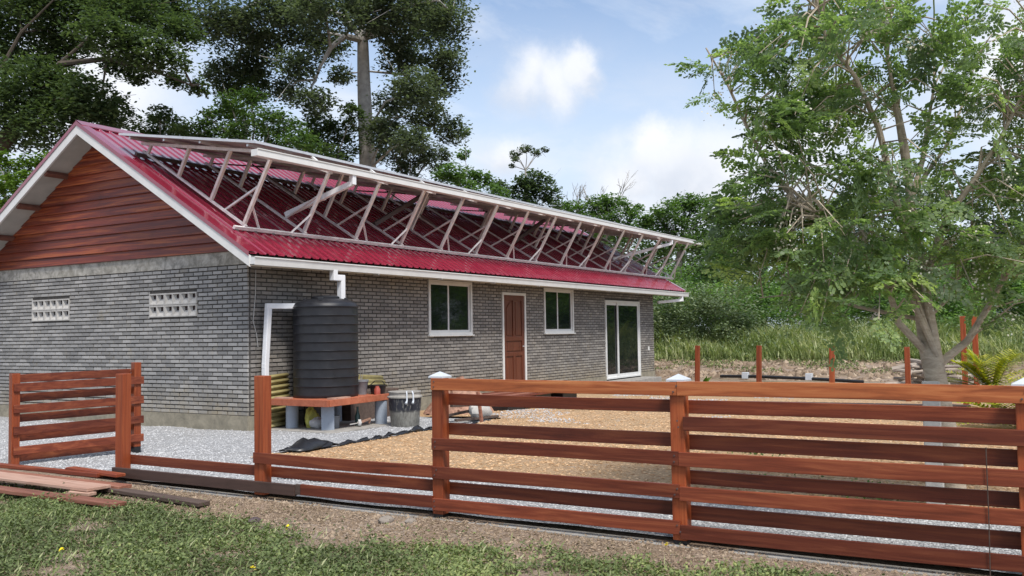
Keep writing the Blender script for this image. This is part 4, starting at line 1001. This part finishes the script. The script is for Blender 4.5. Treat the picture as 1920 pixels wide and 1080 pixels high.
LTREE = [(10.44,24.51,14.54,1.19),(10.62,22.30,14.37,1.19),(12.11,22.19,14.91,1.19),(10.91,18.18,13.43,1.09),(13.20,19.05,14.07,0.99),(12.24,16.62,12.72,0.71),(10.90,24.53,13.16,1.19),(11.57,22.74,13.24,0.99),(9.54,17.14,11.88,0.89),(10.36,16.24,11.66,0.79),(11.18,15.87,11.23,0.56),(10.27,26.04,11.96,1.19),(9.44,21.36,10.83,1.19),(10.73,21.42,10.93,1.09),(10.08,18.80,10.00,0.89),(9.43,22.33,9.57,1.19),(9.71,20.46,9.37,0.99),(10.38,18.93,9.39,0.69),(11.59,19.42,11.83,0.52),(12.02,18.74,11.42,0.44),(14.01,19.12,11.73,0.40),(13.57,17.33,11.04,0.36),(9.75,26.30,13.82,1.39),(13.38,19.28,15.24,0.99),(12.78,21.80,15.80,1.19),(11.98,19.95,10.05,0.60)]
tree('forest_tree', (8.76, 24.14), LTREE, 'leaf_dark', 'bark_dark', .175, 1000, 'huge dark spreading tree at the left, behind the gable', None,
     [(8.76,24.14,-.3),(8.75,23.56,7.60),(8.93,23.19,8.38),(9.31,22.48,9.16),(9.60,21.94,9.85),(9.97,21.22,10.93)], (.5, .2),
     [[(9.31,22.48,9.16),(9.79,21.59,10.14),(10.15,20.84,11.71),(10.82,19.61,12.88),(11.82,17.88,13.44)],[(8.93,23.19,8.38),(8.94,22.91,11.15),(9.39,21.99,12.92),(9.96,20.92,14.09)],[(10.15,20.84,11.71),(11.06,19.31,11.88),(11.89,17.96,11.46),(12.73,16.62,10.84)]], .12, spread=.5, sub=20, grow=1.2)
G = 'trees at the forest edge'
tree('leafy_tree', (3.89, 12.79), [(2.75,12.33,5.60,0.63),(4.28,13.80,6.12,0.59),(4.76,13.59,6.31,0.49),(4.84,13.09,6.42,0.35),(3.88,12.84,5.32,0.56),(3.80,13.72,6.47,0.35),(3.40,11.56,5.34,0.56),(2.2,12.9,5.9,.6),(3.2,12.6,4.6,.7),(2.4,11.9,4.4,.7),(4.6,12.9,5.5,.5)], 'leaf_bright', 'bark_grey', .12, 1300, 'bright green bushy tree left of the gable roof edge', None, tr=(.16, .08), limb_r=.07)
tree('leafy_tree', (15.42, 20.83), [(15.19,22.28,10.32,0.9),(15.15,20.86,10.24,0.8),(14.34,20.49,10.59,0.55),(14.59,18.87,9.66,0.8),(15.3,23.2,9.3,.9),(14.9,20.6,9.0,.9)], 'leaf_dark', 'bark_grey', .17, 760, 'rounded dark tree between the huge left tree and the ridge', G)
tree('leafy_tree', (15.60, 16.65), [(15.27,18.41,10.16,0.76),(16.11,17.78,10.46,0.84),(14.75,14.86,9.69,0.80),(16.73,15.71,9.86,0.67),(14.66,16.79,10.67,0.63),(14.54,15.48,10.66,0.55),(14.57,16.40,9.24,0.8),(16.23,16.40,9.32,0.8),(15.22,18.66,9.53,0.8),(15.31,13.75,8.83,0.8),(15.5,17.5,8.4,.9),(15.4,15.2,8.3,.9)], 'leaf_forest', 'bark_grey', .16, 820, 'dense mid green tree behind the ridge, left of the pale trunk', G)
tree('leafy_tree', (21.29, 22.74), [(21.09,22.50,14.17,0.87),(19.66,21.67,13.07,0.82),(21.60,22.32,13.47,0.77),(19.86,22.97,13.31,0.62)], 'leaf_dark', 'bark_grey', .18, 700, 'dark conical tree standing behind the dense mid green one', G)
tree('leafy_tree', (20.01, 17.09), [(20.53,17.51,10.93,0.84),(21.26,16.90,10.74,0.79),(19.48,17.16,9.97,0.8),(21.33,16.96,9.90,0.8),(19.96,15.13,10.97,0.61),(18.90,15.71,9.13,0.7),(20.3,16.6,8.9,.9)], 'leaf_dark', 'bark_grey', .18, 760, 'dark tree at the left foot of the pale trunk', G)
tree('leafy_tree', (26.59, 17.82), [(26.22,18.10,10.71,0.97),(25.41,16.13,10.61,0.91),(26.24,15.78,10.04,0.81),(26.20,17.08,9.92,0.8),(27.57,15.92,10.54,0.64),(24.93,17.56,11.63,0.81),(26.2,16.8,9.0,.9)], 'leaf_haze', 'bark_grey', .19, 640, 'thin crowned tree right behind the pale trunk', G)
tree('leafy_tree', (39.70, 23.22), [(38.01,22.31,11.91,0.91),(40.61,22.80,11.98,0.84),(38.33,23.37,11.90,0.84),(41.30,22.19,11.84,0.77),(40.41,23.16,13.43,0.5),(39.16,22.14,14.60,0.4),(39.5,22.8,10.8,1.2),(41.5,21.5,10.6,1.2)], 'leaf_mid', 'bark_pale', .25, 420, 'far tree with thin upper shoots right of the tall tree', G, limb_r=.06)
tree('leafy_tree', (50.93, 23.98), [(50.40,23.44,13.22,1.1),(51.00,22.85,12.62,1.1),(50.47,24.43,12.91,0.82),(51.54,22.46,11.83,0.9),(50.50,23.99,11.84,1.0),(49.91,25.30,12.10,0.9),(50.17,26.67,12.88,0.8),(50.6,24.2,10.8,1.3),(49.6,26.4,10.9,1.3),(51.5,21.9,10.6,1.1)], 'leaf_dark', 'bark_grey', .27, 400, 'dark rounded tree on the skyline under the small emergent one', G)
tree('emergent_tree', (63.73, 31.85), [(62.52,32.25,18.02,0.55),(62.82,31.27,18.5,0.6),(64.09,30.86,18.3,0.5),(62.09,31.9,17.46,0.4),(62.10,32.3,16.9,0.3),(64.6,30.2,18.6,.4)], 'leaf_haze', 'bark_pale', .26, 420, 'small slender tree standing alone above the skyline', None, trunk=[(63.7,31.8,-.3),(63.5,31.6,10),(63.2,31.5,16.6)], tr=(.16, .10), limb_r=.12)
tree('leafy_tree', (44.03, 16.01), [(44.66,16.93,9.60,1.0),(44.15,15.10,9.75,1.0),(44.76,14.22,9.92,0.9),(43.67,12.99,9.00,1.0),(43.71,15.29,8.84,1.0),(45.59,13.08,9.38,0.7),(44,14,7.8,1.3),(44,16,7.6,1.3),(43.8,12.2,7.6,1.2)], 'leaf_mid', 'bark_grey', .23, 440, 'green tree over the far part of the roof, below the bare trees', G)
tree('leafy_tree', (42.35, 9.11), [(40.39,8.82,8.47,0.95),(42.56,8.64,9.01,1.0),(43.11,7.82,9.01,1.0),(41.96,6.46,8.29,1.0),(41.79,10.06,8.24,0.9),(42.34,8.25,7.83,1.0),(41.61,10.68,8.10,0.7),(41.5,9.5,6.8,1.3),(42,7.2,6.6,1.3)], 'leaf_mid', 'bark_grey', .22, 480, 'broad green tree beyond the right end of the solar rack', G)
tree('leafy_tree', (35.00, 1.89), [(33.55,2.88,6.59,1.0),(34.98,2.50,7.37,1.0),(35.77,1.39,7.23,1.1),(34.28,-0.26,6.68,1.1),(33.64,1.11,5.70,1.1),(33.5,3.2,5.2,1.1),(34,-.8,5.3,1.1)], 'leaf_mid', 'bark_grey', .17, 560, 'tall leafy shrub tree left of the moringa crown', G)
tree('leafy_tree', (43.15, -1.95), [(42.26,-0.11,7.78,1.2),(44.07,-1.49,8.16,1.3),(42.85,-3.61,8.14,1.3),(44.42,-5.00,7.91,1.3),(42.65,-1.11,6.27,1.3),(42.99,-3.25,6.16,1.3)], 'leaf_dark', 'bark_grey', .22, 380, 'dark forest tree behind the middle of the moringa crown', G)
tree('leafy_tree', (41.81, -7.49), [(40.70,-7.10,7.59,1.2),(41.32,-8.51,8.34,1.3),(42.36,-9.85,7.81,1.3),(41.95,-7.68,6.05,1.3),(41.91,-9.33,5.93,1.3),(40.40,-6.34,5.75,1.0)], 'leaf_mid', 'bark_grey', .22, 400, 'forest tree behind the right side of the moringa crown', G)
# bare trees on the skyline
for (bx, by, h, lb) in ((57.62, 22.49, 14.4, 'grey leafless tree in the middle of the bare skyline group'), (54.38, 23.4, 13.2, 'short grey leafless tree at the left of the bare skyline group'), (61.03, 22.65, 15.6, 'forked grey leafless tree at the right of the bare skyline group'), (56.9, 23.6, 14.0, 'thin grey leafless stem beside the middle bare tree')):
    m = MB(); m.tube([(bx, by, -.3), (bx+.1, by, h*.6), (bx, by, h*.72)], [.18, .14, .11], 6)
    def br(p, d, l, r, dep):
        q = p+d*l; m.tube([p, p.lerp(q, .5)+Vector(rng.normal(size=3))*l*.06, q], [r, r*.8, r*.55], 4)
        if dep:
            for _ in range(3 if dep > 1 else 2):
                nd = (d+Vector(rng.normal(size=3))*.5+Vector((0, 0, .15))).normalized(); br(q if rng.random() < .6 else p.lerp(q, .7), nd, l*rng.uniform(.5, .8), r*.55, dep-1)
    for _ in range(6):
        a_ = rng.uniform(0, 6.28); br(Vector((bx, by, h*rng.uniform(.5, .72))), Vector((math.cos(a_)*.7, math.sin(a_)*.7, .7)).normalized(), h*rng.uniform(.10, .17), .10, 3)
    e = empty('bare_tree', (bx, by, 0), lb, 'tree', 'leafless trees on the skyline'); m.build('trunk', 'bark_pale', e)
# undergrowth masses
def mass(name, spots, mat, size, dens, label, sub=16, spread=.4):
    C, Q = clump_leaves(spots, size, dens, sub, spread, .8)
    r = np.clip(.45+.2*rng.normal(size=len(C))+.3*hnoise(C[:, 0]*.9, C[:, 1]*.9+C[:, 2]*1.2, 1., 1.), 0, 1)
    return tag(quads_obj(name, Q, mat, rnd=r), label, 'vegetation', kind='stuff')
sp = []
for i in range(230):
    y = rng.uniform(-30, 8); x = rng.uniform(29, 36); sp.append((x, y, rng.uniform(.7, 2.6)+max(0, (x-29)*.34), rng.uniform(.8, 1.35)))
mass('thicket', sp, 'leaf_thicket', .15, 380, 'dense green thicket of shrubs behind the tall grass')
sp = [(x, y, z, r) for x, y, z, r in zip(rng.uniform(25.6, 28.6, 64), rng.uniform(.2, 6.6, 64), rng.uniform(1.0, 3.2, 64), rng.uniform(.5, .9, 64))]
mass('pale_shrubs', sp, 'leaf_pale', .13, 380, 'pale green feathery shrubs beside the far end of the house')
sp = [(x, y, z, r) for x, y, z, r in zip(rng.uniform(40, 75, 130), rng.uniform(10, 62, 130), rng.uniform(1.5, 9.2, 130), rng.uniform(1.4, 2.2, 130)) if not (x < 52 and y > 24)]
mass('far_wood', sp, 'leaf_dark', .32, 110, 'far dark wood seen as one mass behind the house')
sp = [(x, y, z, r) for x, y, z, r in zip(rng.uniform(14, 45, 90), rng.uniform(26, 46, 90), rng.uniform(1.5, 9.5, 90), rng.uniform(1.2, 2.0, 90))]
mass('far_wood', sp, 'leaf_dark', .26, 130, 'dark undergrowth behind the trees left of the pale trunk')
sp = [(x, y, z, r) for x, y, z, r in zip(rng.uniform(46, 60, 80), rng.uniform(-34, 14, 80), rng.uniform(1.5, 7.5, 80), rng.uniform(1.6, 2.3, 80))]
mass('far_wood', sp, 'leaf_dark', .30, 120, 'dark wood seen as one mass behind the moringa and thicket')
# tall grass
n = 46000; x = rng.uniform(24.2, 31, n); y = rng.uniform(-22, 6.5, n); h = rng.uniform(.55, 1.25, n)*(.75+.35*hnoise(x, y, .8, 2.)); h *= np.clip(.55+(x-24.2)/3., .55, 1.35)
z0 = ground_z(x, y); th = rng.uniform(0, 6.28, n); lean = rng.uniform(.1, .95, n)*h; w = rng.uniform(.010, .026, n)
dx, dy = np.cos(th)*lean, np.sin(th)*lean; wx, wy = -np.sin(th)*w, np.cos(th)*w
A0 = np.stack([x-wx, y-wy, z0], -1); B0 = np.stack([x+wx, y+wy, z0], -1); A1 = np.stack([x+dx*.4-wx, y+dy*.4-wy, z0+h*.65], -1); B1 = np.stack([x+dx*.4+wx, y+dy*.4+wy, z0+h*.65], -1); Tt = np.stack([x+dx, y+dy, z0+h], -1)
Q = np.concatenate([np.stack([A0, B0, B1, A1], 1), np.stack([A1, B1, Tt, Tt+np.array([0, 0, .004])], 1)])
rr = np.clip(.5+.3*rng.normal(size=n)+.35*hnoise(x, y, .7, 4.), 0, 1)
tag(quads_obj('tall_grass', Q, 'leaf_tallgrass', rnd=np.concatenate([rr, rr])), 'tall pale green grass beyond the red posts', 'grass', kind='stuff')
n = 15000; x = rng.uniform(24.4, 31, n); y = rng.uniform(-22, 6.5, n); C = np.stack([x, y, ground_z(x, y)+rng.uniform(.1, 1.15, n)*np.clip(.6+(x-24.4)/3., .6, 1.3)], -1)
tag(quads_obj('herb_growth', leaf_quads(C, .13, .2, .35), 'leaf_pale', rnd=np.clip(.35+.3*hnoise(x, y, .9, 2.)+.2*rng.normal(size=n), 0, 1)), 'pale leafy herbs tangled through the tall grass', 'weeds', kind='stuff')
n = 16000; x = rng.uniform(20.5, 25.2, n); y = rng.uniform(-20, 6, n); keep = hnoise(x, y, .8, 6.) + (x-20.5)*.18 > .35; x, y = x[keep], y[keep]
C = np.stack([x, y, ground_z(x, y)+rng.uniform(.01, .16, len(x))], -1)
tag(quads_obj('bank_weeds', leaf_quads(C, .10, .1, .4), 'leaf_lawn', None), 'low weeds creeping over the dirt bank', 'weeds', kind='stuff')
# ------------------------------------------------------------------ moringa tree by the fence
mo = empty('moringa_tree', (-1.96, -10.01, 0), 'feathery moringa tree with forked pale trunk behind the fence', 'tree')
ra, fb = Vector((.515, -.857, 0)), Vector((.857, .515, 0)); MO = Vector((-1.96, -10.01, 0))
def ml(a, h, b=0.): return MO + ra*a + fb*b + Vector((0, 0, h))
TR = [(0, -.1, 0), (-.05, .45, 0), (-.115, .92, 0), (-.17, 1.26, 0), (-.22, 1.69, .0), (-.25, 2.03, .02), (-.26, 2.46, .05), (-.26, 2.88, .1), (-.32, 3.56, .2), (-.37, 4.25, .3)]
LM = [[(-.24, 2.0, .02), (-.41, 2.30, -.1), (-.62, 3.0, -.25), (-.83, 3.38, -.35), (-1.05, 3.64, -.4), (-1.16, 4.0, -.45)],
      [(-.23, 1.85, 0), (-.67, 2.16, .15), (-1.11, 2.51, .3), (-1.33, 2.85, .35), (-1.46, 3.1, .35), (-1.62, 3.52, .4), (-1.80, 3.85, .4)],
      [(-.26, 2.46, .05), (-.085, 2.81, .2), (.05, 3.2, .35), (.13, 3.48, .4), (.2, 4.1, .5)],
      [(-.22, 1.75, 0), (-.05, 2.3, -.1), (.15, 2.61, -.2), (.33, 2.91, -.25), (.49, 3.25, -.3), (.7, 3.8, -.3)],
      [(-.16, 1.2, 0), (-.455, 1.48, -.1), (-.53, 1.69, -.15), (-.67, 1.94, -.2), (-1.0, 2.25, -.3), (-1.4, 2.45, -.4)],
      [(-.13, 1.13, 0), (.18, 1.33, .1), (.44, 1.65, .2), (.72, 2.05, .3), (.95, 2.5, .3)],
      [(-.2, 1.5, 0), (-.63, 1.62, .25), (-1.0, 1.75, .45), (-1.35, 1.72, .6)],
      [(-.2, 1.5, 0), (.1, 1.69, .2), (.22, 1.9, .3), (.4, 2.3, .4)],
      [(-.26, 2.3, .03), (-.75, 2.75, .5), (-1.1, 3.1, .8), (-1.3, 3.6, .9)], [(-.26, 2.5, .03), (.3, 3.0, .6), (.6, 3.5, .8), (.8, 4.0, .9)], [(-.27, 2.7, .1), (-.5, 3.5, -.2), (-.65, 4.2, -.3)]]
m = MB(); m.tube([ml(*p) for p in TR], [.095, .088, .082, .082, .070, .056, .038, .027, .019, .011], 14)
for i, lb in enumerate(LM):
    r0 = [.034, .032, .026, .030, .034, .038, .02, .02, .02, .02, .02][i]; k = len(lb); m.tube([ml(*p) for p in lb], [r0*(1-.8*j/(k-1)) for j in range(k)], 8)
tips = []; M2 = MB()
allseg = []
for li, lb in enumerate([TR[5:]]+LM):
    for p, q in zip(lb[:-1], lb[1:]): allseg.append((ml(*p), ml(*q), li))
FILL = [(-1.35, 3.35, .30), (-1.6, 2.75, .22), (-.95, 3.0, .36), (-.55, 3.55, .38), (-.1, 3.2, .42), (.35, 3.1, .42), (.35, 3.8, .42), (-.3, 2.45, .36), (-1.05, 2.25, .34), (.6, 2.45, .42), (-.95, 1.78, .22), (.65, 1.95, .30), (-1.72, 3.6, .2), (.9, 3.3, .4), (-.2, 4.0, .4), (.95, 2.6, .4), (-1.0, 3.95, .3), (-.6, 1.95, .3), (.2, 2.2, .3), (-1.45, 2.2, .2)]
for _ in range(440):
    a, h, s = FILL[rng.integers(len(FILL))]; a = a+rng.normal()*s; a = a if a > -1.62-.3*rng.random() else a*.55; t = ml(a, max(1.45, h+rng.normal()*s*.75), rng.normal()*.42-.12)
    seg = min(allseg, key=lambda g: (g[0].lerp(g[1], .5)-t).length); o = seg[0].lerp(seg[1], rng.random())
    if (t-o).length > 1.1: continue
    md = o.lerp(t, .5)+Vector((0, 0, .10)); M2.tube([o, md, t], [.009, .006, .003], 4, cap=False); tips.append((md, t))
m.build('trunk', 'bark_moringa', mo, smooth=True); M2.build('twigs', 'bark_moringa', mo)
for (p, q, r) in (((-.15, 1.22, -.07), (-.37, 1.66, -.16), .024), ((-.17, 1.28, -.08), (-.43, 1.92, -.18), .017), ((-.16, 1.3, -.06), (-.31, 1.98, -.12), .014)):
    MB().tube([ml(*p), ml(*q)], [r, r*.8], 8)  .build('cut_branch', 'bark_moringa', mo, smooth=True)
# leaf sprays: tripinnate fronds
LQ = []; LR = []
def spray(o, d, ln, tone):
    d = d.normalized(); up = Vector((0, 0, 1)); tl = (up+Vector((rng.normal(), rng.normal(), rng.normal()))*.55).normalized(); sd = d.cross(tl)
    if sd.length < .1: sd = Vector((1, 0, 0))
    sd.normalize(); nrm_ = sd.cross(d).normalized()
    np_ = 6
    for i in range(np_+1):
        s = .18+.82*i/np_; base = o+d*ln*s-up*ln*.13*s*s
        sides = ((1, -1) if i < np_ else (0,))
        for sg in sides:
            pl = ln*(.40*(1-abs(s-.45)*1.15)) if sg else ln*.2; pl = max(pl, ln*.10)
            pd = ((d*.55+sd*sg*.95-up*.22+Vector((rng.normal(), rng.normal(), rng.normal()))*.22) if sg else (d-up*.3)).normalized(); ps = pd.cross(nrm_).normalized()
            for k in range(1, 6):
                b2 = base+pd*pl*k/5-up*pl*.12*(k/5)**2
                for s2 in ((1, -1) if k < 5 else (0,)):
                    ld = (pd*.5+ps*s2*.9-up*.2).normalized() if s2 else pd; w = ld.cross(nrm_+Vector((rng.normal(), rng.normal(), rng.normal()))*.35).normalized(); l = rng.uniform(.022, .036)*(ln/.32); c = b2+ld*l*.6
                    LQ.append((c-ld*l*.55, c+w*l*.46, c+ld*l*.55, c-w*l*.46)); LR.append(tone+rng.normal()*.12)
for (md, t) in tips:
    base = (t-md); base.z *= .3
    for _ in range(2):
        dd = base.normalized()*.7+Vector((rng.normal(), rng.normal(), rng.normal()*.35))*.6; dd = dd+ra*(-.35 if (t-MO).dot(ra) < -.2 else .2); dd.z = rng.uniform(-.65, .55)
        spray(t.lerp(md, rng.random()*.5), dd, rng.uniform(.22, .38), np.clip(.45+.26*rng.normal(), 0, .95))
quads_obj('crown', np.array([[tuple(v) for v in q] for q in LQ]), 'leaf_moringa', mo, np.clip(np.array(LR), 0, 1))
FQ = []
for i in range(230):
    md, t = tips[rng.integers(len(tips))]
    if rng.random() < .45: 
        pass
    c = np.array(t)+rng.normal(size=3)*.04
    FQ.append(c+rng.normal(size=(22, 3))*np.array([.045, .045, .05]))
FQ = np.concatenate(FQ); quads_obj('blossom', leaf_quads(FQ, .020, .0, .8), 'flower', mo)
for i in range(12):
    md, t = tips[rng.integers(len(tips))]; l = rng.uniform(.25, .45); MB().tube([t, t+Vector((.01, 0, -l*.5)), t+Vector((.03, .01, -l))], .006, 5).build('seed_pod', 'pod', mo)
# pale concrete post and logs beside it
o = box_part('concrete_post', 'concrete_pale', None, -2.12, -2.0, -9.93, -9.80, -.05, 1.02, .008); tag(o, 'pale concrete post close to the moringa trunk behind the fence', 'post')
lgs = (((-1.6, -10.25, .95), (-1.72, -10.10, 1.28)),)
lg = empty('log_pile', (13.6, -8.1, 0), 'pile of grey cut branches seen just right of the moringa trunk', 'log pile'); r_ = random.Random(9)
for i in range(34):
    k_ = i/34; p = Vector((13.6+r_.uniform(-.5, .5)*(1-k_*.6), -8.1+r_.uniform(-.7, .7)*(1-k_*.6), .03+k_*.62)); a_ = r_.uniform(0, 3.14); l = r_.uniform(.25, .55)
    d = Vector((math.cos(a_)*l, math.sin(a_)*l, r_.uniform(-.10, .10))); MB().tube([p-d, p+d*.2+Vector((0, 0, .02)), p+d], r_.uniform(.03, .07), 7).build('log', 'log', lg, smooth=True)
# ------------------------------------------------------------------ small plants
def blades(name, c, n, l, w, mat, label, cat='plant', el=(.3, 1.2), droop=.5):
    root = empty(name, c, label, cat); Q = []
    for i in range(n):
        a_ = rng.uniform(0, 6.28); e = rng.uniform(*el); ll = l*rng.uniform(.6, 1.1); d = Vector((math.cos(a_)*math.cos(e), math.sin(a_)*math.cos(e), math.sin(e))); s = Vector((-math.sin(a_), math.cos(a_), 0))*w
        p0 = Vector(c); p1 = p0+d*ll*.5; p2 = p1+(d-Vector((0, 0, droop)))*ll*.5
        Q.append((p0-s*.4, p0+s*.4, p1+s, p1-s)); Q.append((p1-s, p1+s, p2+s*.1, p2-s*.1))
    quads_obj('foliage', np.array([[tuple(v) for v in q] for q in Q]), mat, root); MB().tube([c, (c[0], c[1], c[2]+.08)], [.02, .012], 6).build('stem', 'bark_grey', root); return root
blades('young_banana', (10.3, -3.65, .05), 14, .62, .045, 'leaf_bright', 'bright green young plant beside the first far post', el=(.4, 1.2))
# feathery yellow palms at the right edge
for (c, lb, s) in (((3.6, -10.3, .1), 'yellow green palm at the right edge behind the fence', 1.0), ((4.6, -9.9, .5), 'second yellow green palm further back at the right edge', .9)):
    root = empty('palm', (c[0], c[1], 0), lb, 'palm'); Q = []
    for i in range(30):
        a_ = rng.uniform(0, 6.28); e = rng.uniform(.35, 1.35); ll = s*rng.uniform(.7, 1.15); p = Vector(c); d = Vector((math.cos(a_)*math.cos(e), math.sin(a_)*math.cos(e), math.sin(e))); sd = Vector((-math.sin(a_), math.cos(a_), 0))
        for k in range(1, 17):
            t = k/16; b = p+d*ll*t-Vector((0, 0, .32*ll*t*t)); lf = .26*s*math.sin(.35+t*2.4)
            for sg in (1, -1):
                ld = (sd*sg+d*.7-Vector((0, 0, .25))).normalized(); w = ld.cross(Vector((0, 0, 1))).normalized()*.022
                Q.append((b-w, b+w, b+ld*lf+w*.2, b+ld*lf-w*.2))
    quads_obj('fronds', np.array([[tuple(v) for v in q] for q in Q]), 'leaf_palm', root); MB().tube([(c[0], c[1], -.1), (c[0], c[1], c[2])], [.05, .03], 8).build('stem', 'bark_dark', root)
for (c, n, lb) in (((.55, -7.55, .02), 24, 'row of small weeds in the shavings, farther from the fence'), ((-1.6, -8.4, .02), 26, 'small weeds in the shavings nearer the fence'), ((-1.7, -9.3, .02), 60, 'bright weeds at the right edge of the shavings bed')):
    root = empty('weed', c, lb, 'weed'); C = np.array(c)+np.stack([rng.normal(size=n*14)*.10, rng.normal(size=n*14)*.28, np.abs(rng.normal(size=n*14))*.045], -1); quads_obj('foliage', leaf_quads(C, .035, .3), 'leaf_mid', root)
# ------------------------------------------------------------------ lawn of creeping ground cover
def lawn_mask(x, y):
    e = -4.52 - .10*hnoise(x*0, y, 1.2, 1.) - .16*hnoise(x, y, 2.2, 4.) - .25*np.exp(-((y+6.1)/1.1)**2) - .12*np.exp(-((y+7.6)/.7)**2) + .16*np.clip((-6.3-y)/.6, 0, 1) + .22*np.clip((-7.8-y)/1., 0, 1)
    d = np.clip((e-x)/.22, -1, 1.5)
    bare = hnoise(x, y, 1.9, 8.)
    return d, bare
n = 330000; x = rng.uniform(-8.6, -4.2, n); y = rng.uniform(-11.6, -.5, n)
d, bare = lawn_mask(x, y); clump = hnoise(x*5, y*5, 1., 2.)*.5+hnoise(x*2.2, y*2.2, 1., 7.)*.5
keep = (rng.random(n) < np.clip(d*.75+.28+clump*.55-np.clip(bare-.05, 0, 1)*2.1, .02, 1)); x, y, clump, bare = x[keep], y[keep], clump[keep], bare[keep]; n = len(x)
C = np.stack([x, y, ground_z(x, y)+np.abs(rng.normal(size=n))*.024*(1+1.3*np.clip(clump, -.6, 1))+.004], -1)
tone = np.clip(.45+.2*rng.normal(size=n)+.30*hnoise(x, y, 1.5, 3.)+.18*clump-.25*np.clip(bare, 0, 1)+.22*np.clip((-6.3-y)/.8, 0, 1)-.08, 0, 1)
tag(quads_obj('ground_cover', leaf_quads(C, .027, .35, .6), 'leaf_lawn', rnd=tone), 'low green creeping ground cover in the foreground', 'ground cover', kind='stuff')
n = 120000; x = rng.uniform(-8.4, -4.0, n); y = rng.uniform(-11.6, -1., n); keep = rng.random(n) < np.clip(.28+.5*hnoise(x, y, 2.2, 5.), .05, 1); x, y = x[keep], y[keep]
C = np.stack([x, y, ground_z(x, y)+rng.uniform(.002, .034, len(x))], -1)
tag(quads_obj('dry_litter', leaf_quads(C, .026, .6, .28), 'leaf_dry', None), 'dry straw and dead leaves among the ground cover', 'litter', kind='stuff')
n = 9000; x = rng.uniform(-8.2, -4.3, n); y = rng.uniform(-11.4, -1., n); d, bare = lawn_mask(x, y); keep = rng.random(n) < np.clip(.25+.5*d+.6*hnoise(x, y, 3.1, 9.), .03, 1); x, y = x[keep], y[keep]; n = len(x)
z0 = ground_z(x, y); h = rng.uniform(.025, .085, n); th = rng.uniform(0, 6.28, n); ln_ = h*rng.uniform(.2, 1.1, n); w = rng.uniform(.002, .0045, n); dx, dy = np.cos(th)*ln_, np.sin(th)*ln_; wx, wy = -np.sin(th)*w, np.cos(th)*w
Q = np.stack([np.stack([x-wx, y-wy, z0], -1), np.stack([x+wx, y+wy, z0], -1), np.stack([x+dx*.5+wx, y+dy*.5+wy, z0+h*.7], -1), np.stack([x+dx, y+dy, z0+h], -1)], 1)
tag(quads_obj('grass_blades', Q, 'leaf_tallgrass', None), 'thin grass blades standing out of the ground cover', 'grass', kind='stuff')
C = np.array([(-4.05, -8.40, .0), (-6.2, -4.9, .03), (-4.9, -5.7, .02), (-5.9, -6.4, .02)]); Q = np.concatenate([leaf_quads(np.repeat(C[i:i+1], 7, 0)+rng.normal(size=(7, 3))*.006, .022, .8, .8) for i in range(len(C))])
tag(quads_obj('yellow_blooms', Q, 'yellow_flower', None), 'a few tiny yellow blooms in the ground cover', 'flowers', kind='stuff')
for (x_, y_, r_0, lb) in ((-4.15, -6.05, .055, 'broken grey lump of concrete at the fence foot'), (-4.66, -5.1, .045, 'dark stone lying on the bare soil'), (-4.1, -6.25, .04, 'smaller concrete lump touching the kerb')):
    sack('stone', (x_, y_, -.04), r_0, 'rock' if r_0 != .045 else 'galv_dark', lb, 'stone', (1.3, 1, .7), r_0*50)
